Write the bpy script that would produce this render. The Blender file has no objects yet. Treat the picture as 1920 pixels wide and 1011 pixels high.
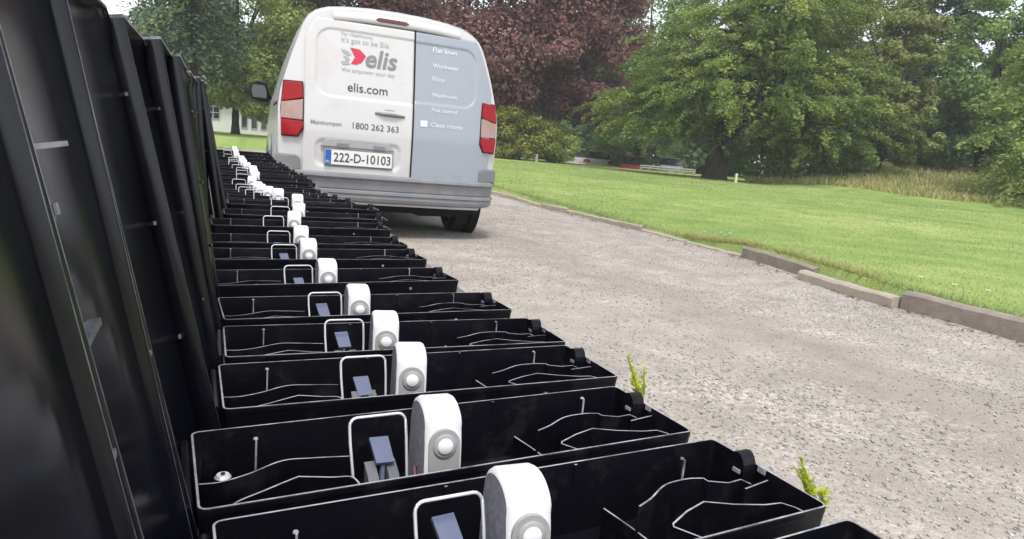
import bpy, math, random
import numpy as np
from mathutils import Matrix, Vector
R = math.radians
rng = np.random.default_rng(7)
random.seed(7)
SC = bpy.context.scene
COL = SC.collection

# ---------------------------------------------------------------- camera, sky, sun, exposure
CAM_Z = 0.77
cam_d = bpy.data.cameras.new('camera'); cam = bpy.data.objects.new('camera', cam_d); COL.objects.link(cam)
cam_d.sensor_width = 36.0; cam_d.lens = 36.0 * 1220 / 1920
cam_d.clip_start = 0.01; cam_d.clip_end = 2000
cam.matrix_world = (Matrix.Translation((0, 0, CAM_Z)) @ Matrix.Rotation(R(-25.16), 4, 'Z')
                    @ Matrix.Rotation(R(90 - 10.02), 4, 'X') @ Matrix.Rotation(R(5.2), 4, 'Z'))
SC.camera = cam

SUN_EL, SUN_AZ = 64.0, 205.0      # azimuth the light comes from, clockwise from +Y
world = bpy.data.worlds.new('World'); SC.world = world; world.use_nodes = True
wn, wl = world.node_tree.nodes, world.node_tree.links
bg = wn['Background']
sky = wn.new('ShaderNodeTexSky'); sky.sky_type = 'NISHITA'; sky.sun_disc = False
sky.sun_elevation = R(SUN_EL); sky.sun_rotation = R(SUN_AZ)
sky.air_density = 1.0; sky.dust_density = 1.0; sky.ozone_density = 1.0
hs = wn.new('ShaderNodeHueSaturation'); hs.inputs['Saturation'].default_value = 0.28; hs.inputs['Value'].default_value = 1.25
wl.new(sky.outputs[0], hs.inputs['Color']); wl.new(hs.outputs[0], bg.inputs['Color'])
bg.inputs['Strength'].default_value = 0.15
sd = bpy.data.lights.new('sun', 'SUN'); sun = bpy.data.objects.new('sun', sd); COL.objects.link(sun)
sd.energy = 1.9; sd.angle = R(14); sd.color = (1.0, 0.96, 0.9)
_d = Vector((math.sin(R(SUN_AZ)) * math.cos(R(SUN_EL)), math.cos(R(SUN_AZ)) * math.cos(R(SUN_EL)), math.sin(R(SUN_EL))))
sun.rotation_euler = _d.to_track_quat('Z', 'Y').to_euler()
SC.view_settings.view_transform = 'Standard'; SC.view_settings.look = 'None'
SC.view_settings.exposure = 0.72; SC.view_settings.gamma = 1.0

# ---------------------------------------------------------------- helpers
def tag(o, label=None, cat=None, group=None, kind=None):
    if label: o['label'] = label
    if cat: o['category'] = cat
    if group: o['group'] = group
    if kind: o['kind'] = kind
    return o

def mesh_of(name, verts, faces, mats=(), midx=None, smooth=False):
    me = bpy.data.meshes.new(name)
    me.from_pydata([tuple(map(float, v)) for v in verts], [], [tuple(int(i) for i in f) for f in faces])
    for m in mats: me.materials.append(m)
    if midx is not None: me.polygons.foreach_set('material_index', np.array(midx, dtype=np.int32))
    if smooth: me.polygons.foreach_set('use_smooth', np.ones(len(me.polygons), dtype=bool))
    me.update()
    return me

def link(name, me, parent=None, loc=None, rot=None):
    o = bpy.data.objects.new(name, me); COL.objects.link(o)
    if parent is not None: o.parent = parent
    if loc is not None: o.location = loc
    if rot is not None: o.rotation_euler = rot
    return o

def quads_mesh(name, V, mat):
    """V: (N,4,3) separate quads, fast path"""
    n = len(V); me = bpy.data.meshes.new(name)
    me.vertices.add(4 * n); me.vertices.foreach_set('co', V.reshape(-1).astype(np.float32))
    me.loops.add(4 * n); me.loops.foreach_set('vertex_index', np.arange(4 * n, dtype=np.int32))
    me.polygons.add(n); me.polygons.foreach_set('loop_start', np.arange(0, 4 * n, 4, dtype=np.int32))
    me.materials.append(mat); me.update(calc_edges=True)
    return me

def tris_mesh(name, V, F, mat, smooth=False):
    n = len(F); me = bpy.data.meshes.new(name)
    me.vertices.add(len(V)); me.vertices.foreach_set('co', np.asarray(V, np.float32).reshape(-1))
    me.loops.add(3 * n); me.loops.foreach_set('vertex_index', np.asarray(F, np.int32).reshape(-1))
    me.polygons.add(n); me.polygons.foreach_set('loop_start', np.arange(0, 3 * n, 3, dtype=np.int32))
    me.materials.append(mat); me.update(calc_edges=True)
    if smooth: me.polygons.foreach_set('use_smooth', np.ones(n, dtype=bool))
    return me

class MB:
    """collects shapes into one mesh; every face carries a material slot"""
    def __init__(s): s.v = []; s.f = []; s.m = []
    def add(s, vs, fs, m=0):
        b = len(s.v); s.v += [tuple(v) for v in vs]
        for f in fs: s.f.append(tuple(i + b for i in f)); s.m.append(m)
    def box(s, a, b, m=0, top=None):
        x0, y0, z0 = a; x1, y1, z1 = b
        vs = [(x0,y0,z0),(x1,y0,z0),(x1,y1,z0),(x0,y1,z0),(x0,y0,z1),(x1,y0,z1),(x1,y1,z1),(x0,y1,z1)]
        s.add(vs, [(0,3,2,1),(0,1,5,4),(1,2,6,5),(2,3,7,6),(3,0,4,7)], m)
        s.add(vs, [(4,5,6,7)], m if top is None else top)
    def wall(s, pts, z0, z1, t, m=0, top=0):
        """upright strip of thickness t following a polyline (x,y)"""
        P = [Vector(p) for p in pts]; n = len(P); L = []; Q = []
        for i in range(n):
            d = (P[min(i+1, n-1)] - P[max(i-1, 0)]).normalized(); k = Vector((-d.y, d.x)) * t / 2
            L.append(P[i] + k); Q.append(P[i] - k)
        vs = []
        for i in range(n):
            vs += [(L[i].x, L[i].y, z0), (L[i].x, L[i].y, z1), (Q[i].x, Q[i].y, z1), (Q[i].x, Q[i].y, z0)]
        sides, tops = [], []
        for i in range(n - 1):
            a = 4 * i; b = a + 4
            sides += [(a, a+1, b+1, b), (a+2, a+3, b+3, b+2)]; tops.append((a+1, a+2, b+2, b+1))
        sides += [(0, 3, 2, 1), (4*n-4, 4*n-3, 4*n-2, 4*n-1)]
        base = len(s.v); s.v += vs
        for f in sides: s.f.append(tuple(i + base for i in f)); s.m.append(m)
        for f in tops: s.f.append(tuple(i + base for i in f)); s.m.append(top)
    def tube(s, pts, r, n=8, m=0, cap=True):
        P = [Vector(p) for p in pts]; rr = r if hasattr(r, '__len__') else [r] * len(P)
        rings = []; up = Vector((0, 0, 1))
        for i, p in enumerate(P):
            d = (P[min(i+1, len(P)-1)] - P[max(i-1, 0)]).normalized()
            a = d.cross(up)
            if a.length < 1e-3: a = d.cross(Vector((1, 0, 0)))
            a.normalize(); b = d.cross(a)
            rings.append([p + (a * math.cos(2*math.pi*k/n) + b * math.sin(2*math.pi*k/n)) * rr[i] for k in range(n)])
        vs = [v for q in rings for v in q]; fs = []
        for i in range(len(P) - 1):
            for k in range(n):
                fs.append((i*n+k, i*n+(k+1) % n, (i+1)*n+(k+1) % n, (i+1)*n+k))
        if cap: fs += [tuple(range(n-1, -1, -1)), tuple(range((len(P)-1)*n, len(P)*n))]
        s.add(vs, fs, m)
    def prism(s, poly, a, b, axis='y', m=0):
        """polygon in the plane across axis, pushed from a to b"""
        def P(p, t): return {'y': (p[0], t, p[1]), 'x': (t, p[0], p[1]), 'z': (p[0], p[1], t)}[axis]
        n = len(poly); vs = [P(p, a) for p in poly] + [P(p, b) for p in poly]
        fs = [tuple(range(n-1, -1, -1)), tuple(range(n, 2*n))] + [(i, (i+1) % n, n+(i+1) % n, n+i) for i in range(n)]
        s.add(vs, fs, m)
    def mesh(s, name, mats, smooth=False):
        return mesh_of(name, s.v, s.f, mats if isinstance(mats, (list, tuple)) else [mats], s.m, smooth)
    def build(s, name, mats, parent=None, smooth=False, bevel=0, autos=False, loc=None, rot=None):
        o = link(name, s.mesh(name, mats, smooth), parent, loc, rot)
        if bevel:
            b = o.modifiers.new('bevel', 'BEVEL'); b.width = bevel; b.segments = 2; b.limit_method = 'ANGLE'
        return o

def empty(name, loc, rz=0):
    o = bpy.data.objects.new(name, None); COL.objects.link(o); o.location = loc; o.rotation_euler = (0, 0, rz)
    o.empty_display_size = 0.1
    return o

# ---------------------------------------------------------------- materials
def new_mat(name):
    m = bpy.data.materials.new(name); m.use_nodes = True
    return m, m.node_tree.nodes, m.node_tree.links, m.node_tree.nodes['Principled BSDF']

def plain(name, col, rough=0.5, spec=0.5, metal=0.0, var=0.12, scale=30, bump=0.0, bscale=200, coat=0.0, trans=0.0, stretch=None):
    m, n, l, p = new_mat(name)
    tc = n.new('ShaderNodeTexCoord'); no = n.new('ShaderNodeTexNoise'); no.inputs['Scale'].default_value = scale; no.inputs['Detail'].default_value = 6
    src = tc.outputs['Object']
    if stretch:
        mp = n.new('ShaderNodeMapping'); mp.inputs['Scale'].default_value = stretch; l.new(src, mp.inputs[0]); src = mp.outputs[0]
    l.new(src, no.inputs['Vector'])
    mx = n.new('ShaderNodeMix'); mx.data_type = 'RGBA'
    mx.inputs[6].default_value = tuple(c * (1 - var) for c in col) + (1,); mx.inputs[7].default_value = tuple(min(1, c * (1 + var)) for c in col) + (1,)
    l.new(no.outputs['Fac'], mx.inputs[0]); l.new(mx.outputs[2], p.inputs['Base Color'])
    mr = n.new('ShaderNodeMapRange'); mr.inputs[3].default_value = max(0.03, rough - 0.08); mr.inputs[4].default_value = min(1, rough + 0.08)
    l.new(no.outputs['Fac'], mr.inputs[0]); l.new(mr.outputs[0], p.inputs['Roughness'])
    p.inputs['Metallic'].default_value = metal; p.inputs['Specular IOR Level'].default_value = spec
    p.inputs['Coat Weight'].default_value = coat; p.inputs['Coat Roughness'].default_value = 0.08
    p.inputs['Transmission Weight'].default_value = trans
    if bump:
        nb = n.new('ShaderNodeTexNoise'); nb.inputs['Scale'].default_value = bscale; nb.inputs['Detail'].default_value = 4; l.new(tc.outputs['Object'], nb.inputs['Vector'])
        bp = n.new('ShaderNodeBump'); bp.inputs['Strength'].default_value = bump; bp.inputs['Distance'].default_value = 0.01
        l.new(nb.outputs['Fac'], bp.inputs['Height']); l.new(bp.outputs[0], p.inputs['Normal'])
    return m

def ramp(n, stops):
    r = n.new('ShaderNodeValToRGB'); e = r.color_ramp.elements
    while len(e) < len(stops): e.new(0.5)
    for el, (pos, c) in zip(e, stops): el.position = pos; el.color = tuple(c) + (1,)
    return r

def leaf_mat(name, cols, trans=0.35, rough=0.6):
    """leaf colours vary leaf by leaf and in drifts a metre or two wide"""
    m, n, l, p = new_mat(name)
    ge = n.new('ShaderNodeNewGeometry'); tc = n.new('ShaderNodeTexCoord'); no = n.new('ShaderNodeTexNoise')
    no.inputs['Scale'].default_value = 0.7; no.inputs['Detail'].default_value = 3; l.new(tc.outputs['Object'], no.inputs['Vector'])
    a = n.new('ShaderNodeMath'); a.operation = 'MULTIPLY_ADD'; a.inputs[1].default_value = 0.55
    sub = n.new('ShaderNodeMath'); sub.operation = 'MULTIPLY_ADD'; sub.inputs[1].default_value = 1.3; sub.inputs[2].default_value = -0.42
    l.new(no.outputs['Fac'], sub.inputs[0]); l.new(ge.outputs['Random Per Island'], a.inputs[0]); l.new(sub.outputs[0], a.inputs[2])
    r = ramp(n, [(i / (len(cols) - 1), c) for i, c in enumerate(cols)]); l.new(a.outputs[0], r.inputs[0])
    l.new(r.outputs[0], p.inputs['Base Color']); p.inputs['Roughness'].default_value = rough; p.inputs['Specular IOR Level'].default_value = 0.3
    tr = n.new('ShaderNodeBsdfTranslucent'); l.new(r.outputs[0], tr.inputs['Color'])
    ms = n.new('ShaderNodeMixShader'); ms.inputs[0].default_value = trans
    l.new(p.outputs[0], ms.inputs[1]); l.new(tr.outputs[0], ms.inputs[2]); l.new(ms.outputs[0], n['Material Output'].inputs['Surface'])
    return m

M = {}
M['black'] = plain('black_plastic', (0.0045, 0.0045, 0.0075), 0.33, 0.22, var=0.3, scale=18, bump=0.05, bscale=900)
M['edge'] = plain('edge_glint_plastic', (0.36, 0.36, 0.39), 0.38, 0.7, var=0.55, scale=70)  # pale colour paints sky glints on edges of shiny black plastic
M['lidface'] = plain('lid_plastic', (0.0045, 0.0047, 0.0085), 0.22, 0.5, var=0.35, scale=14, bump=0.012, bscale=900)
M['lidedge'] = plain('lid_edge_glint', (0.24, 0.24, 0.27), 0.36, 0.6, var=0.6, scale=60)  # lid is black throughout; its edge highlights are painted pale
M['unit'] = plain('white_sensor_plastic', (0.80, 0.80, 0.82), 0.35, 0.5, var=0.03)
M['unitgrey'] = plain('grey_sensor_plastic', (0.34, 0.34, 0.33), 0.45, 0.4, var=0.08)
M['unitside'] = plain('grey_speckled_casing', (0.30, 0.30, 0.35), 0.5, 0.4, var=0.6, scale=260)
M['wire'] = plain('zinc_wire', (0.78, 0.78, 0.80), 0.42, 0.5, metal=0.55, var=0.08)
M['pedal'] = plain('blue_grey_pedal', (0.115, 0.135, 0.215), 0.36, 0.5, var=0.12, scale=120)
M['trapbase'] = plain('dark_grey_trap_plastic', (0.13, 0.135, 0.155), 0.4, 0.5, var=0.3)
M['red_wire'] = plain('brown_red_cable', (0.16, 0.05, 0.05), 0.5, 0.4, var=0.3)
M['stone'] = plain('kerb_stone', (0.27, 0.23, 0.19), 0.9, 0.2, var=0.38, scale=14, bump=0.35, bscale=90)
M['stone_pale'] = plain('pale_kerb_stone', (0.38, 0.335, 0.275), 0.9, 0.2, var=0.22, scale=18, bump=0.35, bscale=90)
M['wallstone'] = plain('wall_stone', (0.15, 0.14, 0.13), 0.9, 0.2, var=0.4, scale=9, bump=0.5, bscale=60)
M['mortar'] = plain('mortar', (0.30, 0.28, 0.25), 0.95, 0.1, var=0.2, scale=20, bump=0.3, bscale=120)
M['bark'] = plain('bark', (0.045, 0.036, 0.03), 0.95, 0.1, var=0.5, scale=6, bump=0.8, bscale=14, stretch=(1, 1, 0.2))
M['bark_pale'] = plain('pale_bark', (0.13, 0.11, 0.09), 0.95, 0.1, var=0.4, scale=6, bump=0.8, bscale=14, stretch=(1, 1, 0.2))

def dust_or_glint_gaps(m, col, scale, lo, hi):
    """fine dust and grit settled in patches over a plastic; on edges, dark gaps in the painted glints"""
    n, l = m.node_tree.nodes, m.node_tree.links; p = n['Principled BSDF']; src = p.inputs['Base Color'].links[0].from_socket
    tc = n.new('ShaderNodeTexCoord'); oi = n.new('ShaderNodeObjectInfo'); ad = n.new('ShaderNodeVectorMath'); ad.operation = 'ADD'
    sc_ = n.new('ShaderNodeMath'); sc_.operation = 'MULTIPLY'; sc_.inputs[1].default_value = 7.0; l.new(oi.outputs['Random'], sc_.inputs[0])
    l.new(tc.outputs['Object'], ad.inputs[0]); l.new(sc_.outputs[0], ad.inputs[1])
    a = n.new('ShaderNodeTexNoise'); a.inputs['Scale'].default_value = scale; a.inputs['Detail'].default_value = 9; a.inputs['Roughness'].default_value = 0.75; l.new(ad.outputs[0], a.inputs['Vector'])
    mr = n.new('ShaderNodeMapRange'); mr.inputs[1].default_value = lo; mr.inputs[2].default_value = hi; mr.inputs[4].default_value = 0.8; l.new(a.outputs['Fac'], mr.inputs[0])
    mx = n.new('ShaderNodeMix'); mx.data_type = 'RGBA'; mx.inputs[7].default_value = tuple(col) + (1,); l.new(mr.outputs[0], mx.inputs[0]); l.new(src, mx.inputs[6]); l.new(mx.outputs[2], p.inputs['Base Color'])
dust_or_glint_gaps(M['black'], (0.045, 0.044, 0.045), 22, 0.52, 0.85)
dust_or_glint_gaps(M['lidface'], (0.045, 0.045, 0.052), 16, 0.58, 0.95)
dust_or_glint_gaps(M['edge'], (0.03, 0.03, 0.036), 26, 0.46, 0.60)  # dark gaps that break up the painted rim glints
dust_or_glint_gaps(M['lidedge'], (0.012, 0.012, 0.016), 26, 0.45, 0.58)  # interrupts the painted highlight along the lid edges
dust_or_glint_gaps(M['bumper'] if 'bumper' in M else M['trapbase'], (0.10, 0.095, 0.09), 20, 0.5, 0.8)
def gravel_material():
    m, n, l, p = new_mat('gravel')
    tc = n.new('ShaderNodeTexCoord')
    def vor(s, f='F1'):
        v = n.new('ShaderNodeTexVoronoi'); v.inputs['Scale'].default_value = s; v.feature = f; l.new(tc.outputs['Object'], v.inputs['Vector']); return v
    def noi(s, d=5, ro=0.6):
        v = n.new('ShaderNodeTexNoise'); v.inputs['Scale'].default_value = s; v.inputs['Detail'].default_value = d; v.inputs['Roughness'].default_value = ro; l.new(tc.outputs['Object'], v.inputs['Vector']); return v
    v1, v2 = vor(75), vor(140)
    big, mid, fine = noi(0.55, 4), noi(3.2, 6), noi(160, 4)
    sep = n.new('ShaderNodeSeparateColor'); l.new(v1.outputs['Color'], sep.inputs[0])
    r1 = ramp(n, [(0, (0.28, 0.255, 0.235)), (0.25, (0.38, 0.35, 0.325)), (0.7, (0.44, 0.41, 0.385)), (1, (0.58, 0.55, 0.525))]); l.new(sep.outputs[0], r1.inputs[0])
    r2 = ramp(n, [(0.3, (0.36, 0.33, 0.305)), (0.7, (0.47, 0.435, 0.40))]); l.new(fine.outputs['Fac'], r2.inputs[0])
    # stones lie thick in drifts and thin out to packed dust in between
    ad = n.new('ShaderNodeMath'); ad.operation = 'ADD'; l.new(big.outputs['Fac'], ad.inputs[0]); l.new(mid.outputs['Fac'], ad.inputs[1])
    ms = n.new('ShaderNodeMapRange'); ms.inputs[1].default_value = 0.85; ms.inputs[2].default_value = 1.15; l.new(ad.outputs[0], ms.inputs[0])
    mx = n.new('ShaderNodeMix'); mx.data_type = 'RGBA'; l.new(ms.outputs[0], mx.inputs[0]); l.new(r2.outputs[0], mx.inputs[6]); l.new(r1.outputs[0], mx.inputs[7])
    tint = ramp(n, [(0.3, (0.68, 0.655, 0.63)), (0.5, (0.85, 0.82, 0.78)), (0.7, (1.0, 0.96, 0.905))]); l.new(mid.outputs['Fac'], tint.inputs[0])
    mu = n.new('ShaderNodeMix'); mu.data_type = 'RGBA'; mu.blend_type = 'MULTIPLY'; mu.inputs[0].default_value = 1.0
    l.new(mx.outputs[2], mu.inputs[6]); l.new(tint.outputs[0], mu.inputs[7]); l.new(mu.outputs[2], p.inputs['Base Color'])
    sx = n.new('ShaderNodeSeparateXYZ'); l.new(tc.outputs['Object'], sx.inputs[0]); trk = None
    for cx in (0.95, 2.45):                    # wheel tracks: finer, packed and slightly darker
        a1 = n.new('ShaderNodeMath'); a1.operation = 'SUBTRACT'; a1.inputs[1].default_value = cx; l.new(sx.outputs[0], a1.inputs[0])
        wob = n.new('ShaderNodeMath'); wob.operation = 'MULTIPLY_ADD'; wob.inputs[1].default_value = 0.9; l.new(big.outputs['Fac'], wob.inputs[0]); l.new(a1.outputs[0], wob.inputs[2])
        a2 = n.new('ShaderNodeMath'); a2.operation = 'SUBTRACT'; a2.inputs[1].default_value = 0.45; l.new(wob.outputs[0], a2.inputs[0])
        a3 = n.new('ShaderNodeMath'); a3.operation = 'ABSOLUTE'; l.new(a2.outputs[0], a3.inputs[0])
        a4 = n.new('ShaderNodeMapRange'); a4.interpolation_type = 'SMOOTHSTEP'; a4.inputs[1].default_value = 0.12; a4.inputs[2].default_value = 0.42; a4.inputs[3].default_value = 1; a4.inputs[4].default_value = 0; l.new(a3.outputs[0], a4.inputs[0])
        if trk is None: trk = a4.outputs[0]
        else:
            mm = n.new('ShaderNodeMath'); mm.operation = 'MAXIMUM'; l.new(trk, mm.inputs[0]); l.new(a4.outputs[0], mm.inputs[1]); trk = mm.outputs[0]
    tr2 = n.new('ShaderNodeMath'); tr2.operation = 'MULTIPLY'; l.new(trk, tr2.inputs[0]); l.new(mid.outputs['Fac'], tr2.inputs[1])
    wk = n.new('ShaderNodeMix'); wk.data_type = 'RGBA'; wk.blend_type = 'MULTIPLY'; wk.inputs[7].default_value = (0.74, 0.73, 0.725, 1)
    l.new(tr2.outputs[0], wk.inputs[0]); l.new(mu.outputs[2], wk.inputs[6]); l.new(wk.outputs[2], p.inputs['Base Color'])
    p.inputs['Roughness'].default_value = 0.92; p.inputs['Specular IOR Level'].default_value = 0.15
    h = n.new('ShaderNodeMath'); h.operation = 'MULTIPLY_ADD'; h.inputs[1].default_value = -1.0; l.new(v1.outputs['Distance'], h.inputs[0])
    h2 = n.new('ShaderNodeMath'); h2.operation = 'MULTIPLY'; h2.inputs[1].default_value = -0.6; l.new(v2.outputs['Distance'], h2.inputs[0]); l.new(h2.outputs[0], h.inputs[2])
    bp = n.new('ShaderNodeBump'); bp.inputs['Strength'].default_value = 0.5; bp.inputs['Distance'].default_value = 0.006
    l.new(h.outputs[0], bp.inputs['Height']); l.new(bp.outputs[0], p.inputs['Normal'])
    return m
M['gravel'] = gravel_material()

def lawn_material():
    m, n, l, p = new_mat('lawn')
    tc = n.new('ShaderNodeTexCoord')
    def noi(s, d=5):
        v = n.new('ShaderNodeTexNoise'); v.inputs['Scale'].default_value = s; v.inputs['Detail'].default_value = d; l.new(tc.outputs['Object'], v.inputs['Vector']); return v
    a, b, c = noi(0.22, 4), noi(1.6, 5), noi(60, 3)
    r = ramp(n, [(0.36, (0.165, 0.25, 0.075)), (0.5, (0.25, 0.325, 0.10)), (0.64, (0.35, 0.395, 0.15))])
    ad = n.new('ShaderNodeMath'); ad.operation = 'MULTIPLY_ADD'; ad.inputs[1].default_value = 0.5
    l.new(b.outputs['Fac'], ad.inputs[0]); h = n.new('ShaderNodeMath'); h.operation = 'MULTIPLY'; h.inputs[1].default_value = 0.5; l.new(a.outputs['Fac'], h.inputs[0]); l.new(h.outputs[0], ad.inputs[2])
    l.new(ad.outputs[0], r.inputs[0])
    r2 = ramp(n, [(0.3, (0.85, 0.87, 0.82)), (0.7, (1.1, 1.08, 1.06))]); l.new(c.outputs['Fac'], r2.inputs[0])
    mu = n.new('ShaderNodeMix'); mu.data_type = 'RGBA'; mu.blend_type = 'MULTIPLY'; mu.inputs[0].default_value = 1.0
    l.new(r.outputs[0], mu.inputs[6]); l.new(r2.outputs[0], mu.inputs[7]); l.new(mu.outputs[2], p.inputs['Base Color'])
    p.inputs['Roughness'].default_value = 0.9; p.inputs['Specular IOR Level'].default_value = 0.1
    bp = n.new('ShaderNodeBump'); bp.inputs['Strength'].default_value = 0.5; bp.inputs['Distance'].default_value = 0.03
    l.new(c.outputs['Fac'], bp.inputs['Height']); l.new(bp.outputs[0], p.inputs['Normal'])
    return m
M['lawn'] = lawn_material()
M['blade'] = leaf_mat('grass_blade', [(0.24, 0.32, 0.11), (0.30, 0.375, 0.135), (0.37, 0.43, 0.175)], 0.3)
M['meadow'] = leaf_mat('dry_meadow_grass', [(0.22, 0.30, 0.085), (0.36, 0.38, 0.135), (0.52, 0.45, 0.22), (0.29, 0.37, 0.11)], 0.3)
M['weed'] = leaf_mat('weed_leaf', [(0.36, 0.44, 0.04), (0.50, 0.56, 0.07), (0.62, 0.64, 0.12)], 0.4)
M['soil'] = plain('leaf_litter_soil', (0.10, 0.085, 0.055), 0.95, 0.1, var=0.5, scale=3, bump=0.5, bscale=25)

# ---------------------------------------------------------------- terrain
def smooth01(t): t = np.clip(t, 0, 1); return t * t * (3 - 2 * t)
def gz(x, y):
    """height of the lawn and the ground under the trees"""
    d = np.hypot(x, y); az = np.degrees(np.arctan2(x, y))
    z = 0.13 + 0.40 * smooth01((d - 4.5) / 26.0)
    bank = smooth01((az - 44) / 10.0) * smooth01((d - 21) / 13.0)
    z = z + 1.15 * bank
    return z + 0.5 * smooth01((d - 45) / 60)
KERB = [(3.98, -4.0), (4.0, 0.5), (4.04, 1.95), (4.10, 2.74), (4.32, 3.73), (4.50, 4.64), (4.62, 7.0), (4.69, 10.95), (4.76, 16.0), (4.9, 24.0)]
KY = [p[1] for p in KERB]; KX = [p[0] for p in KERB]
def kerb_x(y): return np.interp(y, KY, KX)

def lz(x, y):
    """lawn surface: sits level with the kerb top, sinking where the kerb stones are buried"""
    e = 0.13 - 0.085 * smooth01((np.asarray(y, float) - 4.3) / 1.2) + 0.0 * x
    return gz(x, y) - (0.135 - e) * np.exp(-np.maximum(0, x - kerb_x(y)) / 0.9) * (np.asarray(y, float) < 24.3) + 0.012 * np.sin(x * 1.3) * np.sin(np.asarray(y, float) * 1.1) * 0.8
def grid_mesh(name, X, Y, Z, mat):
    ny, nx = X.shape; V = np.stack([X, Y, Z], -1).reshape(-1, 3)
    i = np.arange(ny * nx).reshape(ny, nx)
    q = np.stack([i[:-1, :-1], i[:-1, 1:], i[1:, 1:], i[1:, :-1]], -1).reshape(-1, 4)
    return mesh_of(name, V, q, [mat], None, True)

# base ground reaching the horizon
rr = np.concatenate([np.linspace(0, 140, 36), np.array([220, 300])]); th = np.linspace(0, 2 * np.pi, 73)
Rr, Th = np.meshgrid(rr, th); Xg, Yg = Rr * np.sin(Th), Rr * np.cos(Th)
tag(link('ground', grid_mesh('ground', Xg, Yg, gz(Xg, Yg) - 0.35 - 0.0 * Rr, M['soil'])), kind='structure')
# gravel drive
ys = np.linspace(-4, 24.2, 95); us = np.linspace(0, 1, 30)
U, Yd = np.meshgrid(us, ys); Xd = -3.2 + U * (kerb_x(Yd) + 0.05 + 3.2)
Zd = 0.012 * np.sin(Xd * 2.1 + 0.6) * np.cos(Yd * 0.7) + 0.006 * np.sin(Yd * 3.1 + Xd * 1.7) + 0.12 * smooth01((Yd - 9) / 15)
tag(link('gravel_drive', grid_mesh('gravel_drive', Xd, Yd, Zd, M['gravel'])), kind='structure')
def drive_z(x, y): return 0.012 * np.sin(x * 2.1 + 0.6) * np.cos(y * 0.7) + 0.006 * np.sin(y * 3.1 + x * 1.7) + 0.12 * smooth01((y - 9) / 15)
# lawn, right of the kerb and beyond the end of the drive
def lawn_patch(name, xf0, xf1, y0, y1, ny, nx, power=2.2):
    ys = y0 + (y1 - y0) * np.linspace(0, 1, ny) ** 1.5; us = np.linspace(0, 1, nx) ** power
    U, Y = np.meshgrid(us, ys); X = xf0(Y) + U * (xf1(Y) - xf0(Y))
    Z = lz(X, Y) if name == 'lawn' else gz(X, Y)
    if name == 'lawn': Z[:, 0] -= 0.25; X[:, 0] -= 0.002
    if name == 'far_lawn': Z[0, :] -= 0.5
    if name == 'side_lawn': Z[:, -1] -= 0.5
    return grid_mesh(name, X, Y, Z, M['lawn'])
tag(link('lawn', lawn_patch('lawn', lambda y: kerb_x(y) + 0.075, lambda y: 130 + 0 * y, -4, 24.2, 90, 90)), kind='structure')
tag(link('far_lawn', lawn_patch('far_lawn', lambda y: -90 + 0 * y, lambda y: 130 + 0 * y, 24.1, 140, 50, 110, 1.0)), kind='structure')
tag(link('side_lawn', lawn_patch('side_lawn', lambda y: -90 + 0 * y, lambda y: -3.15 + 0 * y, -4, 24.2, 30, 40, 1.0)), kind='structure')

# loose gravel stones
def stones(name, n, xr, yr_, smin, smax, mat, seed):
    g = np.random.default_rng(seed)
    x = g.uniform(*xr, n); y = yr_[0] + (yr_[1] - yr_[0]) * g.random(n) ** 1.5
    dens = 0.35 + 0.65 * np.clip(np.minimum(np.abs(x - 0.95), np.abs(x - 2.45)) / 0.4, 0, 1); dens *= 0.55 + 0.45 * np.sin(x * 2.3 + 1.1 * np.sin(y * 1.3)) ** 2
    keep = (x < kerb_x(y) - 0.03) & (g.random(n) < dens); x, y = x[keep], y[keep]; n = len(x)
    s = smin + (smax - smin) * g.random(n) ** 2.5
    O = np.array([(1,0,0),(0,1,0),(-1,0,0),(0,-1,0),(0,0,.75),(0,0,-.75)], float)
    V = O[None] * g.uniform(0.6, 1.25, (n, 6, 1)) + g.normal(0, 0.14, (n, 6, 3))
    a = g.uniform(0, 2*np.pi, n); ca, sa = np.cos(a), np.sin(a)
    X = V[..., 0] * ca[:, None] - V[..., 1] * sa[:, None] * g.uniform(0.6, 1, (n, 1)); Y = V[..., 0] * sa[:, None] + V[..., 1] * ca[:, None]
    V = np.stack([X, Y, V[..., 2] * 0.8], -1) * s[:, None, None] / 2
    V += np.stack([x, y, drive_z(x, y) + s * 0.16], -1)[:, None]
    F = np.array([(0,1,4),(1,2,4),(2,3,4),(3,0,4),(1,0,5),(2,1,5),(3,2,5),(0,3,5)])
    F = (F[None] + 6 * np.arange(n)[:, None, None]).reshape(-1, 3)
    return tris_mesh(name, V.reshape(-1, 3), F, mat)
def stone_mat():
    m, n, l, p = new_mat('loose_stone'); ge = n.new('ShaderNodeNewGeometry')
    r = ramp(n, [(0, (0.20, 0.192, 0.183)), (0.25, (0.30, 0.29, 0.275)), (0.75, (0.38, 0.365, 0.345)), (1, (0.55, 0.535, 0.51))])
    l.new(ge.outputs['Random Per Island'], r.inputs[0]); l.new(r.outputs[0], p.inputs['Base Color']); p.inputs['Roughness'].default_value = 0.85
    p.inputs['Specular IOR Level'].default_value = 0.2
    return m
M['pebble'] = stone_mat()
tag(link('loose_gravel', stones('loose_gravel', 120000, (0.45, 4.7), (0.4, 9.0), 0.0035, 0.0145, M['pebble'], 3)),
    'loose grey and beige gravel stones strewn over the drive', 'gravel', kind='stuff')

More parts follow.
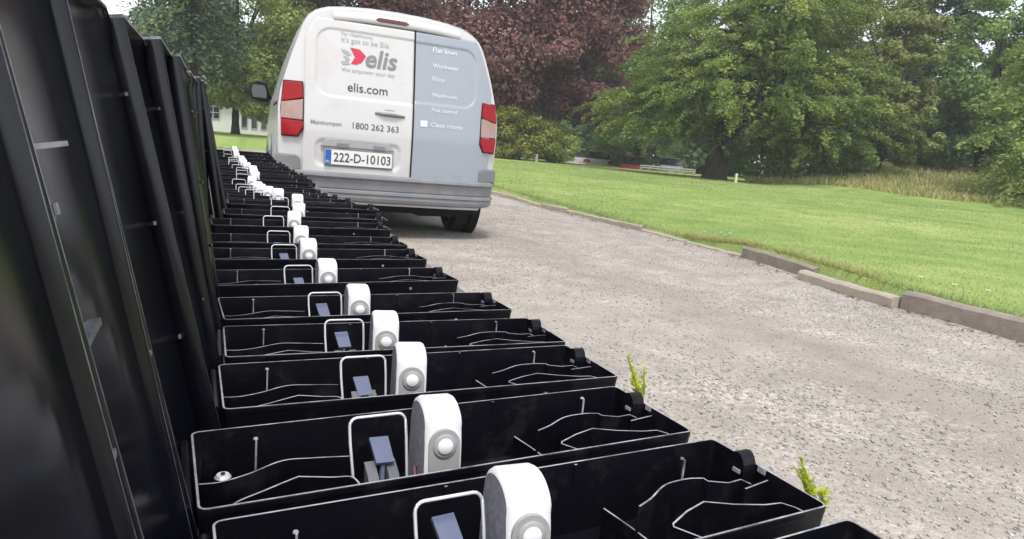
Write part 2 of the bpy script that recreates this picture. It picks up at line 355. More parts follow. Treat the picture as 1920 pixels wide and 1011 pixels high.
# kerb: each stone a piece of the setting
def kerb_pt(y, off=0.0): return (float(kerb_x(y)) + off, y)
kerb = empty('kerb', (4.3, 3.0, 0)); tag(kerb, kind='structure')
def kerb_stone(y0, y1, h, off=0.0, w=0.085, mat='stone', twist=0.0, drop=0.0, seed=0):
    g = random.Random(seed); n = max(4, int((y1 - y0) / 0.11)); mb = MB(); rings = []
    for i in range(n + 1):
        t = i / n; y = y0 + (y1 - y0) * t; x = float(kerb_x(y)) + off + twist * (t - 0.5)
        hh = h - drop * t + g.uniform(-0.005, 0.004); zb = float(drive_z(x, y)) ; j = g.uniform(-0.007, 0.007); b = g.uniform(0.010, 0.022)
        rings.append([(x + j, y, zb - 0.12), (x + j, y, zb + hh - b), (x + j + b, y, zb + hh), (x + w - b, y, zb + hh + 0.002), (x + w, y, zb + hh - b), (x + w, y, zb - 0.12)])
    vs = [v for r in rings for v in r]; fs = [];
    for i in range(n):
        for k in range(5): fs.append((i*6+k, i*6+k+1, i*6+7+k, i*6+6+k))
    fs += [(5, 4, 3, 2, 1, 0), tuple(n*6+k for k in range(6))]
    mb.add([(v[0] - 4.3, v[1] - 3.0, v[2]) for v in vs], fs)
    return mb.build('kerb_stone', M[mat], kerb)
kerb_stone(-1.5, 0.72, 0.12, 0.0, seed=1); kerb_stone(0.74, 2.72, 0.12, 0.0, seed=2)
kerb_stone(2.735, 3.66, 0.078, -0.075, 0.10, mat='stone_pale', twist=-0.02, seed=3)
kerb_stone(3.60, 4.60, 0.105, 0.03, seed=4)
y = 4.62; k = 5; G = random.Random(4)
while y < 23.5:
    ln = G.uniform(0.85, 1.0); kerb_stone(y, y + ln - 0.015, (0.03 if y < 5.6 else G.uniform(0.05, 0.075)), 0.05 + G.uniform(-0.012, 0.012), 0.09, 'stone_pale', G.uniform(-0.02, 0.02), seed=k); y += ln; k += 1
# the last kerb stone beside the proud one keeps its own weathered tone through the stone material

# grass blades
def blades(name, P, h, w, mat, lean=0.5, seed=0):
    g = np.random.default_rng(seed); n = len(P); a = g.uniform(0, 2*np.pi, n)
    hh = h[:, None] if hasattr(h, '__len__') else np.full((n, 1), h)
    d = np.stack([np.cos(a), np.sin(a), np.zeros(n)], -1) * (np.asarray(w).reshape(-1, 1) / 2)
    t = np.stack([g.normal(0, lean, n), g.normal(0, lean, n), np.ones(n)], -1); t /= np.linalg.norm(t, axis=1, keepdims=True); t *= hh
    V = np.stack([P - d, P + d, P + d * 0.25 + t, P - d * 0.25 + t], 1)
    return quads_mesh(name, V, mat)
n = 150000
yy = -0.5 + 24 * rng.random(n) ** 1.6; xx = kerb_x(yy) + 0.085 + 14 * rng.random(n) ** 2.0
hh = rng.uniform(0.008, 0.022, n); edge = (xx - kerb_x(yy)) < 0.24; hh[edge] *= 1.7
P = np.stack([xx, yy, lz(xx, yy) - 0.004], -1)
dd = np.hypot(xx, yy)
tag(link('lawn_grass', blades('lawn_grass', P, hh * (1 + 0.03 * dd), 0.003 * (0.7 + 0.28 * dd), M['blade'], 0.7, 5)), 'short mown green grass covering the lawn by the kerb', 'grass', kind='stuff')
# tufts overhanging the kerb where stones are missing
n = 5200; yy = np.concatenate([rng.uniform(4.45, 5.6, n // 2), rng.uniform(3.0, 4.2, n // 4), rng.uniform(0.5, 22, n - n // 2 - n // 4)])
xx = kerb_x(yy) + 0.09 + np.abs(rng.normal(0, 0.045, n))
P = np.stack([xx, yy, lz(xx, yy) - 0.012], -1)
tag(link('kerb_grass', blades('kerb_grass', P, rng.uniform(0.03, 0.085, n), np.full(n, 0.006), M['meadow'], 0.6, 6)), 'straw coloured and green grass edging the top of the kerb', 'grass', kind='stuff')
# brown leaf litter gathered along the kerb
n = 900; yy = rng.uniform(0.8, 14, n); xx = kerb_x(yy) - np.abs(rng.normal(0, 0.07, n)) - 0.005
P = np.stack([xx, yy, drive_z(xx, yy) + 0.008], -1); a_ = rng.uniform(0, 6.283, n); sz = rng.uniform(0.008, 0.02, n)
d1 = np.stack([np.cos(a_), np.sin(a_), rng.normal(0, .25, n)], -1) * sz[:, None]; d2 = np.stack([-np.sin(a_), np.cos(a_), rng.normal(0, .25, n)], -1) * sz[:, None] * .45
M['litter'] = leaf_mat('dead_leaf', [(0.10, 0.065, 0.03), (0.19, 0.12, 0.06), (0.30, 0.22, 0.11)], 0.1)
tag(link('leaf_litter', quads_mesh('leaf_litter', np.stack([P - d1, P + d2, P + d1, P - d2], 1), M['litter'])), 'small brown fallen leaves gathered at the foot of the kerb', 'leaves', kind='stuff')
# rough meadow on the bank at the right
n = 60000; az = np.radians(rng.uniform(44, 80, n)); d = 23.5 + 14 * rng.random(n)
d += 4.5 * np.clip((np.radians(56) - az) / np.radians(15), 0, 1)
xx, yy = d * np.sin(az), d * np.cos(az)
P = np.stack([xx, yy, gz(xx, yy)], -1)
tag(link('meadow_grass', blades('meadow_grass', P, rng.uniform(0.08, 0.30, n), np.full(n, 0.045), M['meadow'], 0.55, 8)), 'tall straw coloured meadow grass on the bank beyond the lawn', 'grass', kind='stuff')
# daisies
def daisy_mesh():
    mb = MB(); mb.tube([(0, 0, 0), (0, 0, 0.045)], 0.0015, 5)
    vs = [(0, 0, 0.047)] + [(0.016 * math.cos(a), 0.016 * math.sin(a), 0.05) for a in np.linspace(0, 2*math.pi, 9)[:-1]]
    mb.add(vs, [(0, 1 + i, 1 + (i + 1) % 8) for i in range(8)], 1); mb.add([(0.005*math.cos(a), 0.005*math.sin(a), 0.0515) for a in np.linspace(0, 2*math.pi, 7)[:-1]], [tuple(range(6))], 2)
    return mb.mesh('daisy', [M['blade'], plain('daisy_petal', (0.8, 0.8, 0.76), 0.6), plain('daisy_heart', (0.7, 0.5, 0.05), 0.6)])
dm = daisy_mesh()
for i, (x, y) in enumerate([(4.98, 5.35), (5.06, 5.5), (4.92, 5.6), (5.12, 5.42), (4.62, 2.95), (4.60, 2.70), (4.66, 2.52)]):
    o = link('daisy', dm, None, (x, y, float(lz(x, y)) - 0.003), (0, 0, i)); o.scale = (1.1, 1.1, 0.9)
    tag(o, 'tiny white daisy in a cluster beside the grassy gap in the kerb' if i < 4 else 'lone tiny white daisy above the near right kerb, %s of three' % ('leftmost', 'middle', 'rightmost')[i - 4], 'flower', 'daisies in the lawn')

# ---------------------------------------------------------------- low wall carrying the row of trap boxes
# frame corner of each box: x, distance along the row, height
ROW = [(0.111, .340, .561), (.097, .466, .561), (.115, .615, .560), (.120, .743, .561), (.117, .892, .560), (.103, 1.078, .561), (.097, 1.25, .567),
       (.101, 1.41, .570), (.104, 1.57, .581), (.132, 1.72, .587), (.143, 1.87, .596), (.106, 2.01, .597), (.089, 2.13, .594), (.075, 2.25, .590)]
ROW += [(.071, 2.38, .589), (.063, 2.53, .594), (.083, 2.70, .602), (.086, 2.88, .606), (.092, 3.07, .606), (.078, 3.27, .609), (.070, 3.48, .613), (.074, 3.70, .613),
        (.076, 3.92, .613), (.058, 4.16, .622), (.061, 4.42, .633), (.062, 4.68, .643)]
ROW = [(.116, .212, .561)] + ROW
TL, TW, TH = 0.387, 0.112, 0.060            # tray length, width, height
FX, FY = 0.108, 0.072                       # the wire frame's place in the tray
wy = [-0.25] + [r[1] - 0.015 for r in ROW] + [5.02]; wz = [ROW[0][2] - 0.013 - TH] + [r[2] - 0.013 - TH for r in ROW] + [ROW[-1][2] - 0.013 - TH]
wall = empty('low_wall', (0.18, 0.0, 0))
tag(wall, 'low grey stone garden wall under the row of black trap boxes', 'wall')
def wall_top(y): return float(np.interp(y, wy, wz)) - 0.002
mb = MB(); ysw = np.linspace(-0.25, 5.0, 60); ring = []
for yv in ysw: ring.append([(-0.29, yv, -0.1), (-0.29, yv, wall_top(yv) - 0.05), (0.25, yv, wall_top(yv) - 0.05), (0.25, yv, -0.1)])
vs = [v for r in ring for v in r]; fs = [(i*4+k, i*4+k+1, i*4+5+k, i*4+4+k) for i in range(59) for k in range(3)] + [(3, 2, 1, 0), (236, 237, 238, 239)]
mb.add(vs, fs); mb.build('core', M['mortar'], wall)
G = random.Random(12); yv = -0.25
while yv < 4.98:                            # coping slabs
    y1 = min(yv + G.uniform(0.42, 0.55), 5.0); m_ = MB(); n = 6; ring = []
    for i in range(n + 1):
        t = yv + 0.004 + (y1 - yv - 0.008) * i / n; zt = wall_top(t)
        ring.append([(-0.315, t, zt - 0.05), (-0.315, t, zt - 0.006), (-0.309, t, zt), (0.281, t, zt), (0.287, t, zt - 0.006), (0.287, t, zt - 0.05)])
    vs = [v for r in ring for v in r]; fs = [(i*6+k, i*6+(k+1) % 6, i*6+6+(k+1) % 6, i*6+6+k) for i in range(n) for k in range(6)] + [(5, 4, 3, 2, 1, 0), tuple(n*6+k for k in range(6))]
    m_.add(vs, fs); m_.build('coping_slab', M['wallstone'], wall); yv = y1
for side in (0.25, -0.29):                  # facing stones
    for course in range(3):
        yv = -0.25 + G.uniform(0, 0.12)
        while yv < 4.9:
            ln = G.uniform(0.16, 0.34); y1 = min(yv + ln, 4.98); z0 = 0.0 + course * 0.135; z1 = z0 + 0.125
            z1 = min(z1, wall_top(yv) - 0.055, wall_top(y1) - 0.055); e = G.uniform(0.010, 0.024); s = 1 if side > 0 else -1; m_ = MB()
            c = 0.008; q = lambda a, b: (side + s * a, b)
            vs = [(side - s*0.02, yv, z0), (side - s*0.02, y1 - .01, z0), (side - s*0.02, y1 - .01, z1), (side - s*0.02, yv, z1),
                  (side + s*e, yv + c, z0 + c), (side + s*e, y1 - .01 - c, z0 + c), (side + s*e, y1 - .01 - c, z1 - c), (side + s*e, yv + c, z1 - c)]
            m_.add(vs, [(4,5,6,7), (0,1,5,4), (1,2,6,5), (2,3,7,6), (3,0,4,7)]); m_.build('stone', M['wallstone'], wall); yv = y1 + 0.004

# ---------------------------------------------------------------- the trap boxes
def rrect(x0, y0, x1, y1, r, n=3):
    P = []
    for cx, cy, a0 in ((x1-r, y0+r, -90), (x1-r, y1-r, 0), (x0+r, y1-r, 90), (x0+r, y0+r, 180)):
        for k in range(n + 1): a = R(a0 + 90 * k / n); P.append((cx + r * math.cos(a), cy + r * math.sin(a)))
    return P
def tray_mesh():
    mb = MB(); t = 0.0014; O = rrect(0, 0, TL, TW, 0.0055); I = rrect(t, t, TL - t, TW - t, 0.0042); B = rrect(0.004, 0.004, TL - 0.004, TW - 0.004, 0.005); n = len(O)
    J = rrect(0.005, 0.005, TL - 0.005, TW - 0.005, 0.006)
    E = rrect(-.0004, -.0004, TL + .0004, TW + .0004, 0.0058)
    rings = [[(x, y, -TH) for x, y in B], [(x, y, -0.006) for x, y in O], [(x, y, -0.0045) for x, y in E], [(x, y, -0.0006) for x, y in E], [(x, y, 0) for x, y in O],
             [(x, y, 0) for x, y in I], [(x, y, -TH + 0.004) for x, y in J]]
    vs = [v for r in rings for v in r]
    mb.v = vs
    for i in range(6):
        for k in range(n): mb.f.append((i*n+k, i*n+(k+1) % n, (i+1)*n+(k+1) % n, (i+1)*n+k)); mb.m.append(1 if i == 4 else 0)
    mb.f += [tuple(range(n-1, -1, -1)), tuple(range(6*n, 7*n))]; mb.m += [0, 0]
    # stiffening ribs on both long walls, floor ridges and moulded drain bosses
    for x in (0.142, 0.246):
        mb.box((x, TW - t - 0.0015, -TH + .004), (x + 0.0022, TW - t + 0.0004, -0.0015), 0, 1); mb.box((x + .04, t - 0.0004, -TH + .004), (x + 0.0422, t + 0.0015, -0.0015), 0, 1)
        mb.box((x + .05, -0.0022, -0.014), (x + 0.0535, 0.0005, -0.0105), 1)
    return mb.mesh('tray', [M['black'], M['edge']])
def arc_pts(ctrl, n=8):
    """Catmull-Rom through control points"""
    P = [Vector(p) for p in ctrl]; P = [P[0] * 2 - P[1]] + P + [P[-1] * 2 - P[-2]]; out = []
    for i in range(1, len(P) - 2):
        for k in range(n):
            t = k / n; a, b, c, d = P[i-1], P[i], P[i+1], P[i+2]
            out.append(0.5 * ((2*b) + (c - a)*t + (2*a - 5*b + 4*c - d)*t*t + (3*b - a - 3*c + d)*t**3))
    return out + [P[-2]]
FL = -TH + 0.0035
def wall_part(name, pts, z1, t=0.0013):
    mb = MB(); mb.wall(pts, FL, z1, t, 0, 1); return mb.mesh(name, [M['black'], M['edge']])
me_tray = tray_mesh()
me_b1 = wall_part('baffle', arc_pts([(0.0025, .047), (.016, .046), (.034, .052), (.057, .064), (.078, .062), (.103, .057)], 6), -0.008)
me_b2 = wall_part('baffle', arc_pts([(.020, .004), (.0215, .016), (.040, .026), (.062, .037), (.066, .037), (.085, .030), (.097, .027), (.100, .016), (.1005, .004)], 4), -0.008)
me_b3 = wall_part('baffle', arc_pts([(.262, .052), (.277, .058), (.300, .070), (.322, .072), (.336, .069)], 6) + [Vector((.3365, .064)), Vector((.350, .057)), Vector((.364, .058)), Vector((.366, .050))], -0.006)
me_b4 = wall_part('baffle', [(.280, .0035), (.268, .024), (.270, .027), (.290, .036), (.311, .042), (.330, .032), (.352, .024), (.366, .022), (.371, .014), (.373, .0035)], -0.006)
me_b5 = wall_part('latch_tongue', [(.356, .046), (.384, .050)], -0.006)
def small(fn, name, mats):
    mb = MB(); fn(mb); return mb.mesh(name, mats)
me_rib = small(lambda m: m.wall([(.259, .086), (.263, .060), (.268, .006)], FL, -.026, .0014, 0, 1), 'divider', [M['black'], M['edge']])
def peg(m, x, y):
    m.tube([(x, y, FL), (x, y, -0.004), (x, y, 0.0035)], [.0028, .0022, .0018], 8, 0); m.tube([(x, y, 0.0035), (x, y, 0.0045)], [.0018, .0014], 8, 1)
    m.box((x - .0006, y - .0034, FL), (x + .0006, y - .0022, .0042), 1)
me_pegL = small(lambda m: peg(m, .041, .080), 'peg', [M['black'], M['edge']])
me_pegR = small(lambda m: peg(m, .327, .084), 'peg', [M['black'], M['edge']])
def screw(m):
    x, y = .018, .060
    m.tube([(x, y, FL), (x, y, -.012)], .0058, 14, 0)
    m.tube([(x, y, -.012), (x, y, -.0100)], [.0054, .0040], 14, 1); m.tube([(x, y, -.0102), (x, y, -.0090)], .0016, 6, 0)
me_screw = small(screw, 'screw', [M['black'], M['wire']])
def lock(m):                                   # half-round lock housing standing on the right-hand wall
    x0, x1 = TL - 0.016, TL - 0.003; y0 = .071; P = [(y0 + .0085 * math.cos(a), -0.004 + .0135 * math.sin(a)) for a in np.linspace(0, math.pi, 9)]
    P = [(y0 + .0085, FL)] + P + [(y0 - .0085, FL)]
    m.prism(P, x0, x1, 'x', 0)
    m.box((x0 - .0012, y0 - .0055, -.0065), (x0 + .0003, y0 + .0015, -.0035), 1); m.box((x1 + .0002, y0 - .017, -.004), (x1 + .002, y0 - .010, .0007), 1)
me_lock = small(lock, 'lock_housing', [M['black'], M['edge']])
def bail(m):
    r = .00115; x0, x1 = .108, .152; P = [(x0 + .002, .050, -.048), (x0, .066, -.004)]
    def corner(cx, cz, a0, a1): return [(cx + .006 * math.cos(R(a)), .066 + (cz - (-.004)) * .36 + .002 * math.sin(R(a)), cz + .006 * math.sin(R(a))) for a in np.linspace(a0, a1, 5)]
    P += corner(x0 + .006, .0075, 180, 90) + corner(x1 - .006, .0075, 90, 0) + [(x1, .066, -.004), (x1 - .002, .050, -.048)]
    m.tube(P, r, 8)
me_bail = small(bail, 'wire_bail', [M['wire']])
def base(m):
    m.box((.100, .022, FL), (.158, .088, FL + .006), 0)
    m.prism([(.034, FL + .005), (.060, FL + .005), (.068, FL + .036), (.056, FL + .030)], .118, .126, 'x', 0); m.prism([(.034, FL + .005), (.060, FL + .005), (.068, FL + .036), (.056, FL + .030)], .134, .142, 'x', 0)
    m.tube([(.103, .046, FL + .010), (.155, .046, FL + .010)], .002, 8, 0)
    for x in (.104, .112): m.tube([(x + .004 * math.cos(a), .046 + .004*math.sin(a), FL + .012 + .006 * math.sin(a * .5)) for a in np.linspace(0, 2 * math.pi, 9)], .0009, 6, 1)
    m.prism([(.146, .024), (.156, .024), (.150, .060), (.143, .050)], FL + .006, FL + .020, 'z', 0)
me_base = small(base, 'trap_base', [M['trapbase'], M['wire']])
def pedal(m):
    a, b = Vector((0, .082, -.003)), Vector((0, .064, -.016)); nrm = Vector((0, -.52, .85)) * .003
    vs = [(.1245, a.y, a.z), (.1395, a.y, a.z), (.1405, b.y, b.z), (.1265, b.y, b.z)]
    vs += [(x, y - nrm.y, z - nrm.z) for x, y, z in vs]; m.add(vs, [(3, 2, 1, 0), (4, 5, 6, 7), (0, 1, 5, 4), (1, 2, 6, 5), (2, 3, 7, 6), (3, 0, 4, 7)])
    m.tube([(.133, .070, -.014), (.131, .058, FL + .008)], .0022, 6)
me_pedal = small(pedal, 'trigger_pedal', [M['pedal']])
def cable(m):
    m.tube([(.150, .044, FL + .01), (.152, .046, -.03), (.153, .052, -.022), (.156, .056, -.024), (.157, .05, FL + .012)], .0011, 6)
    m.tube([(.154, .040, FL + .01), (.1555, .044, -.032), (.157, .05, -.028)], .0011, 6)
me_cable = small(cable, 'cable', [M['red_wire']])
# sensor unit: arched white casing, grey side, sloping grey front face with a round button
UX0, UX1 = 0.1590, 0.1885
def arch(n=20):
    P = [(.036, FL), (.038, -.030), (.042, 0.0), (.0445, .010)]
    for a in np.linspace(165, 15, n): P.append((.0660 + .0220 * math.cos(R(a)), .0115 + .0160 * math.sin(R(a))))
    return P + [(.0885, .004), (.089, -.02), (.089, FL)]
def casing(m):
    P = arch(); n = len(P); w = UX1 - UX0
    prof = [(0.0, .0035), (.0012, .0012), (.004, 0.0), (w - .004, 0.0), (w - .0012, .0012), (w, .0035)]; c = (.064, -.03); rings = []
    for dx, ins in prof:
        rings.append([(UX0 + dx, c[0] + (y - c[0]) * (1 - ins / .04), c[1] + (z - c[1]) * (1 - ins / .05)) for y, z in P])
    vs = [v for r in rings for v in r]
    fs = [(i*n+k, (i+1)*n+k, (i+1)*n+k+1, i*n+k+1) for i in range(len(prof) - 1) for k in range(n - 1)]
    m.add(vs, fs, 0); m.add([v for v in rings[-1]], [tuple(range(n))], 0)
    m.add([v for v in rings[0]], [tuple(range(n - 1, -1, -1))], 1)
def panel(m):                                   # shield-shaped grey face lying on the front slope
    P0 = arch(); xm = (UX0 + UX1) / 2
    def on(s):                                  # s metres up the front from the tray floor
        a, b = (.0382, -.030), (.0432, .012)
        return a[0] + (b[0] - a[0]) * s - 0.0016, a[1] + (b[1] - a[1]) * s
    out = []; pts = []
    for a in np.linspace(0, 180, 13): pts.append((xm + .0124 * math.cos(R(a)), .68 + .28 * math.sin(R(a))))
    pts = [(UX1 - .0027, 0.0)] + pts + [(UX0 + .0027, 0.0)]
    for x, s in pts: y, z = on(s); out.append((x, y, z))
    nb = len(out); m.add(out + [(x, y + .012, z) for x, y, z in out], [tuple(range(nb))] + [(i, nb + i, nb + (i+1) % nb, (i+1) % nb) for i in range(nb)], 0)
def button(m, r0, r1, h):
    xm = (UX0 + UX1) / 2; y, z = .0382 + .005 * .66 - .0016, -.030 + .042 * .66; d = Vector((0, -1, .12)).normalized(); c = Vector((xm, y, z)); u = Vector((1, 0, 0)); w = d.cross(u)
    R_ = []
    for rr_, hh_ in ((r0, 0), (r0, h * .7), (r1, h)): R_.append([c + d * hh_ + (u * math.cos(2*math.pi*k/20) + w * math.sin(2*math.pi*k/20)) * rr_ for k in range(20)])
    m.add([v for q in R_ for v in q], [(i*20+k, (i)*20+(k+1) % 20, (i+1)*20+(k+1) % 20, (i+1)*20+k) for i in range(2) for k in range(20)] + [tuple(range(40, 60))], 0)
me_case = small(casing, 'sensor_unit', [M['unit'], M['unitside']])
me_panel = small(panel, 'face_panel', [M['unitgrey']])
me_ring = small(lambda m: button(m, .0092, .0084, .0016), 'button_ring', [M['unitgrey']])
me_button = small(lambda m: button(m, .0062, .0050, .0034), 'button', [M['unit']])
for me in (me_case, me_ring, me_button):
    me.polygons.foreach_set('use_smooth', np.ones(len(me.polygons), dtype=bool)); me.update()
# lid: shallow tray hinged on the left-hand end of the box
LLEN, LW = 0.298, 0.122
LDEP = .0105
def lid_x(y): u = 2 * y / LW - 1; return -LDEP * (1 - abs(u) ** 2.6) ** .62
def lid_shell(m):
    t = .0013; ys_ = LW * (0.5 - 0.5 * np.cos(np.linspace(0, math.pi, 19)))
    prof = [(lid_x(y), y) for y in ys_]; outp = [(0, -t), (-.008, -t), (-.014, -t + .001), (-.018, .005), (-.0195, .012), (-.0195, LW * .5), (-.0195, LW - .012), (-.018, LW - .005), (-.014, LW + t - .001), (-.008, LW + t), (0, LW + t)]
    n = len(prof); N = n + len(outp); rings = []
    sq = lambda y, k: y if y < LW - .034 else LW - .034 + (y - LW + .034) * k
    for z, k in ((-.024, 1), (.03, 1), (LLEN - 0.026, 1), (LLEN - 0.012, .86), (LLEN - .004, .6)): rings.append([(x, sq(y, k), z) for x, y in prof] + [(x, sq(y, k), z) for x, y in outp[::-1]])
    b0 = len(m.v); m.v += [v for r in rings for v in r]
    for i in range(len(rings) - 1):
        for k in range(N):
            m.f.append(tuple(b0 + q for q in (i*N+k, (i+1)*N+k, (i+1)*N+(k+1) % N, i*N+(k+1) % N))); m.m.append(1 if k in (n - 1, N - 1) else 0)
    for z0, z1 in ((LLEN - 0.004, LLEN - 0.0018), (-.026, -.024)):       # end walls closing the trough
        k = .6 if z0 > .1 else 1
        m.prism([(x, sq(y, k)) for x, y in outp], z0, z1, 'z', 1 if z0 > .1 else 0)  # top end wall painted pale for the sky light it catches
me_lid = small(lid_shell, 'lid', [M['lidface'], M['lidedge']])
me_lid.polygons.foreach_set('use_smooth', np.array([p.material_index == 0 and abs(p.normal.z) < .5 for p in me_lid.polygons])); me_lid.update()
def lrib(y0, y1, z, t):
    def f(m):
        Y = np.linspace(y0, y1, 9); m.add([(x_, y, z_) for y in Y for x_ in (lid_x(y) - .0004, lid_x(y) * .45 - .0006) for z_ in (z - t / 2, z + t / 2)], sum([[(4*i, 4*i+4, 4*i+6, 4*i+2), (4*i+1, 4*i+3, 4*i+7, 4*i+5), (4*i+2, 4*i+6, 4*i+7, 4*i+3)] for i in range(8)], []) + [(0, 2, 3, 1), (32, 33, 35, 34)], 1)
    return small(f, 'cross_rib', [M['lidface'], M['edge']])  # ribs take the pale glint colour for their bright look
M_rib = M['edge']
me_lrib, me_lrib2 = lrib(.004, .056, .137, .003), lrib(.008, .078, .212, .0022)
me_lclip = small(lambda m: (m.box((-.006, LW - .0085, 0), (-.0012, LW - .005, .0028), 0), m.box((-.0012, LW - .0085, .0002), (.0004, LW - .004, .0026), 1)), 'clip', [M['lidface'], M['lidedge']])
me_lpeg = small(lambda m: (m.tube([(lid_x(.045) - .001, .045, .062), (-.001, .045, .062)], .0036, 12, 0), m.tube([(-.001, .045, .062), (-.0004, .045, .062)], [.0036, .0030], 12, 1)), 'peg', [M['lidface'], M['lidedge']])
me_lhook = small(lambda m: (m.box((-.007, .010, .186), (-.002, .016, .194), 0), m.box((-.0021, .0165, .188), (-.0012, .020, .192), 1)), 'hook', [M['lidface'], M['lidedge']])
me_hinge = small(lambda m: m.tube([(-.0045, .010, -.004), (-.0045, TW - .010, -.004)], .0030, 10), 'hinge_pin', [M['black']])
ORD = ['', 'nearest', 'second', 'third', 'fourth', 'fifth', 'sixth', 'seventh', 'eighth', 'ninth', 'tenth', 'eleventh', 'twelfth', 'thirteenth', 'fourteenth', 'fifteenth', 'sixteenth',
       'seventeenth', 'eighteenth', 'nineteenth', 'twentieth', 'twenty-first', 'twenty-second', 'twenty-third', 'twenty-fourth', 'twenty-fifth', 'farthest']
ROT = [3, 3, 3.5, 1.5, 0, 2.5, 6, 4, 3, 2, 1, 1, 2, 4, 3, 2, 1, 2, 3, 2, 3, 2, 1, 3, 4, 2, 3]
G = random.Random(5)
for i, (fx, fy, fz) in enumerate(ROW):
    a = R(ROT[i] + (G.uniform(-.8, .8) if i > 3 else 0)); ox = fx - (FX * math.cos(a) - FY * math.sin(a)); oy = fy - (FX * math.sin(a) + FY * math.cos(a)); oz = fz - 0.0125
    if i == 0: lab = 'black trap box at the bottom edge, only its lid and right corner in view'
    elif i == 1: lab = 'open black trap box nearest the camera whose white sensor unit is in view'
    elif i == len(ROW) - 1: lab = 'open black trap box at the far end of the row, beyond all the others'
    else: lab = 'open black trap box with white sensor unit, %s along the row from the camera' % ORD[i]
    b = empty('trap_box', (ox, oy, oz), a); tag(b, lab, 'trap box', 'row of open black trap boxes')
    link('tray', me_tray, b)
    for me, nm in ((me_b1, 'baffle'), (me_b2, 'baffle'), (me_b3, 'baffle'), (me_b4, 'baffle'), (me_b5, 'latch_tongue'), (me_rib, 'divider'), (me_pegL, 'peg'), (me_pegR, 'peg'), (me_lock, 'lock_housing'), (me_hinge, 'hinge_pin')):
        link(nm, me, b)
    if i in (2, 8): link('screw', me_screw, b)
    ti = G.uniform(-.002, .002); link('wire_bail', me_bail, b, (ti, 0, G.uniform(-.001, .0015))); link('trap_base', me_base, b)
    link('trigger_pedal', me_pedal, b, (G.uniform(-.003, .003), G.uniform(-.004, .002), G.uniform(-.004, .001) - (.005 if i > 2 else 0)), (0, R(G.uniform(-2, 2)), R(G.uniform(-2, 2))))
    if i in (1, 2, 3, 4): link('cable', me_cable, b)
    ra = R(-7 + G.uniform(-2.5, 2.5)); cxu, cyu = .174, .064; s = link('sensor_unit', me_case, b, (cxu - (cxu * math.cos(ra) - cyu * math.sin(ra)) + G.uniform(-.0015, .0015), cyu - (cxu * math.sin(ra) + cyu * math.cos(ra)), G.uniform(-.0015, .001)), (0, 0, ra))
    link('face_panel', me_panel, s); link('button_ring', me_ring, s); link('button', me_button, s)
    topx = [-.072, -.068, -.065, -.055, -.040, -.034, -.034, -.034, -.030, -.026, -.02, -.02][min(i, 11)] + G.uniform(-.0015, .0015); lx = min(-.0045, -.012 - ox) if i < 3 else -.0050
    if i > 11: topx = ox - .034 + G.uniform(-.004, .004)
    lean = math.degrees(math.asin(min(.3, max(.05, (ox + lx - topx) / .292))))
    l = link('lid', me_lid, b, (lx, -.006, .002), (0, -R(lean), -a - R(.4 + G.uniform(-.4, .4))))
    nxt = (ROW[i+1][1] if i + 1 < len(ROW) else fy + .14) - fy; l.scale = (1, min(1.5, max(1.0, (nxt + .010) / LW)), 1)
    if i == 1: link('cross_rib', me_lrib, l); link('cross_rib', me_lrib2, l)
    if i == 1: link('hook', me_lhook, l)
    for z in ((.06, .145, .236) if i > 1 else (.10,)): link('clip', me_lclip, l, (0, 0, z + G.uniform(-.004, .004)))

# weeds growing from the wall edge beside the boxes
def weed(x, y, h, lab, seed):
    g = np.random.default_rng(seed); e = empty('weed', (x, y, wall_top(y))); tag(e, lab, 'weed', 'weeds growing beside the trap boxes')
    mb = MB(); tips = []
    for k in range(3):
        a = g.uniform(0, 6.28); q = 0.012 * k; d = Vector((math.cos(a) * .012 - .012, math.sin(a) * .012 + .008, h * (1 - .22 * k)))
        P = [Vector((0, 0, 0)), d * .4 + Vector((.003, 0, 0)), d]; mb.tube(P, [.0016, .0013, .0006], 6); tips.append(P)
    mb.build('stem', M['weed'], e)
    V = []
    for P in tips:
        for j in range(26):
            t = 0.35 + 0.65 * j / 25; c = P[0].lerp(P[2], t); a = g.uniform(0, 6.28); ln = g.uniform(.006, .016) * (1.15 - .6 * t)
            d = Vector((math.cos(a), math.sin(a), g.uniform(.5, 1.4))).normalized(); s_ = d.cross(Vector((0, 0, 1))).normalized() * ln * .26
            V.append([c, c + d * ln * .5 + s_, c + d * ln, c + d * ln * .5 - s_])
    link('leaves', quads_mesh('leaves', np.array([[tuple(v) for v in q] for q in V]), M['weed']), e)
weed(.466, .596, .066, 'small bright green weed beside the third trap box', 1)
weed(.478, .350, .048, 'small bright green weed beside the nearest trap box, low right', 2)
# ---------------------------------------------------------------- the van
M['paint'] = plain('white_van_paint', (0.565, 0.55, 0.54), 0.24, 0.5, var=0.025, scale=3, coat=0.5)
M['paint_grey'] = plain('blue_grey_vinyl', (0.305, 0.33, 0.37), 0.3, 0.5, var=0.03, scale=3, coat=0.25)
M['bumper'] = plain('dark_grey_bumper', (0.19, 0.195, 0.21), 0.42, 0.5, var=0.18, scale=12, bump=0.08, bscale=600)
M['rubber'] = plain('tyre_rubber', (0.045, 0.044, 0.043), 0.8, 0.3, var=0.4, scale=25, bump=0.3, bscale=60)
M['rim'] = plain('steel_rim', (0.35, 0.35, 0.36), 0.4, 0.5, metal=0.7)
M['under'] = plain('underbody', (0.012, 0.012, 0.012), 0.8, 0.2, var=0.5)
M['gap'] = plain('door_gap', (0.02, 0.02, 0.022), 0.8, 0.1)
M['lens_red'] = plain('red_lens', (0.30, 0.005, 0.010), 0.2, 0.2, var=0.3, scale=60, coat=0.15)
M['lens_dark'] = plain('dark_red_lens', (0.09, 0.008, 0.012), 0.12, 0.5, coat=0.6)
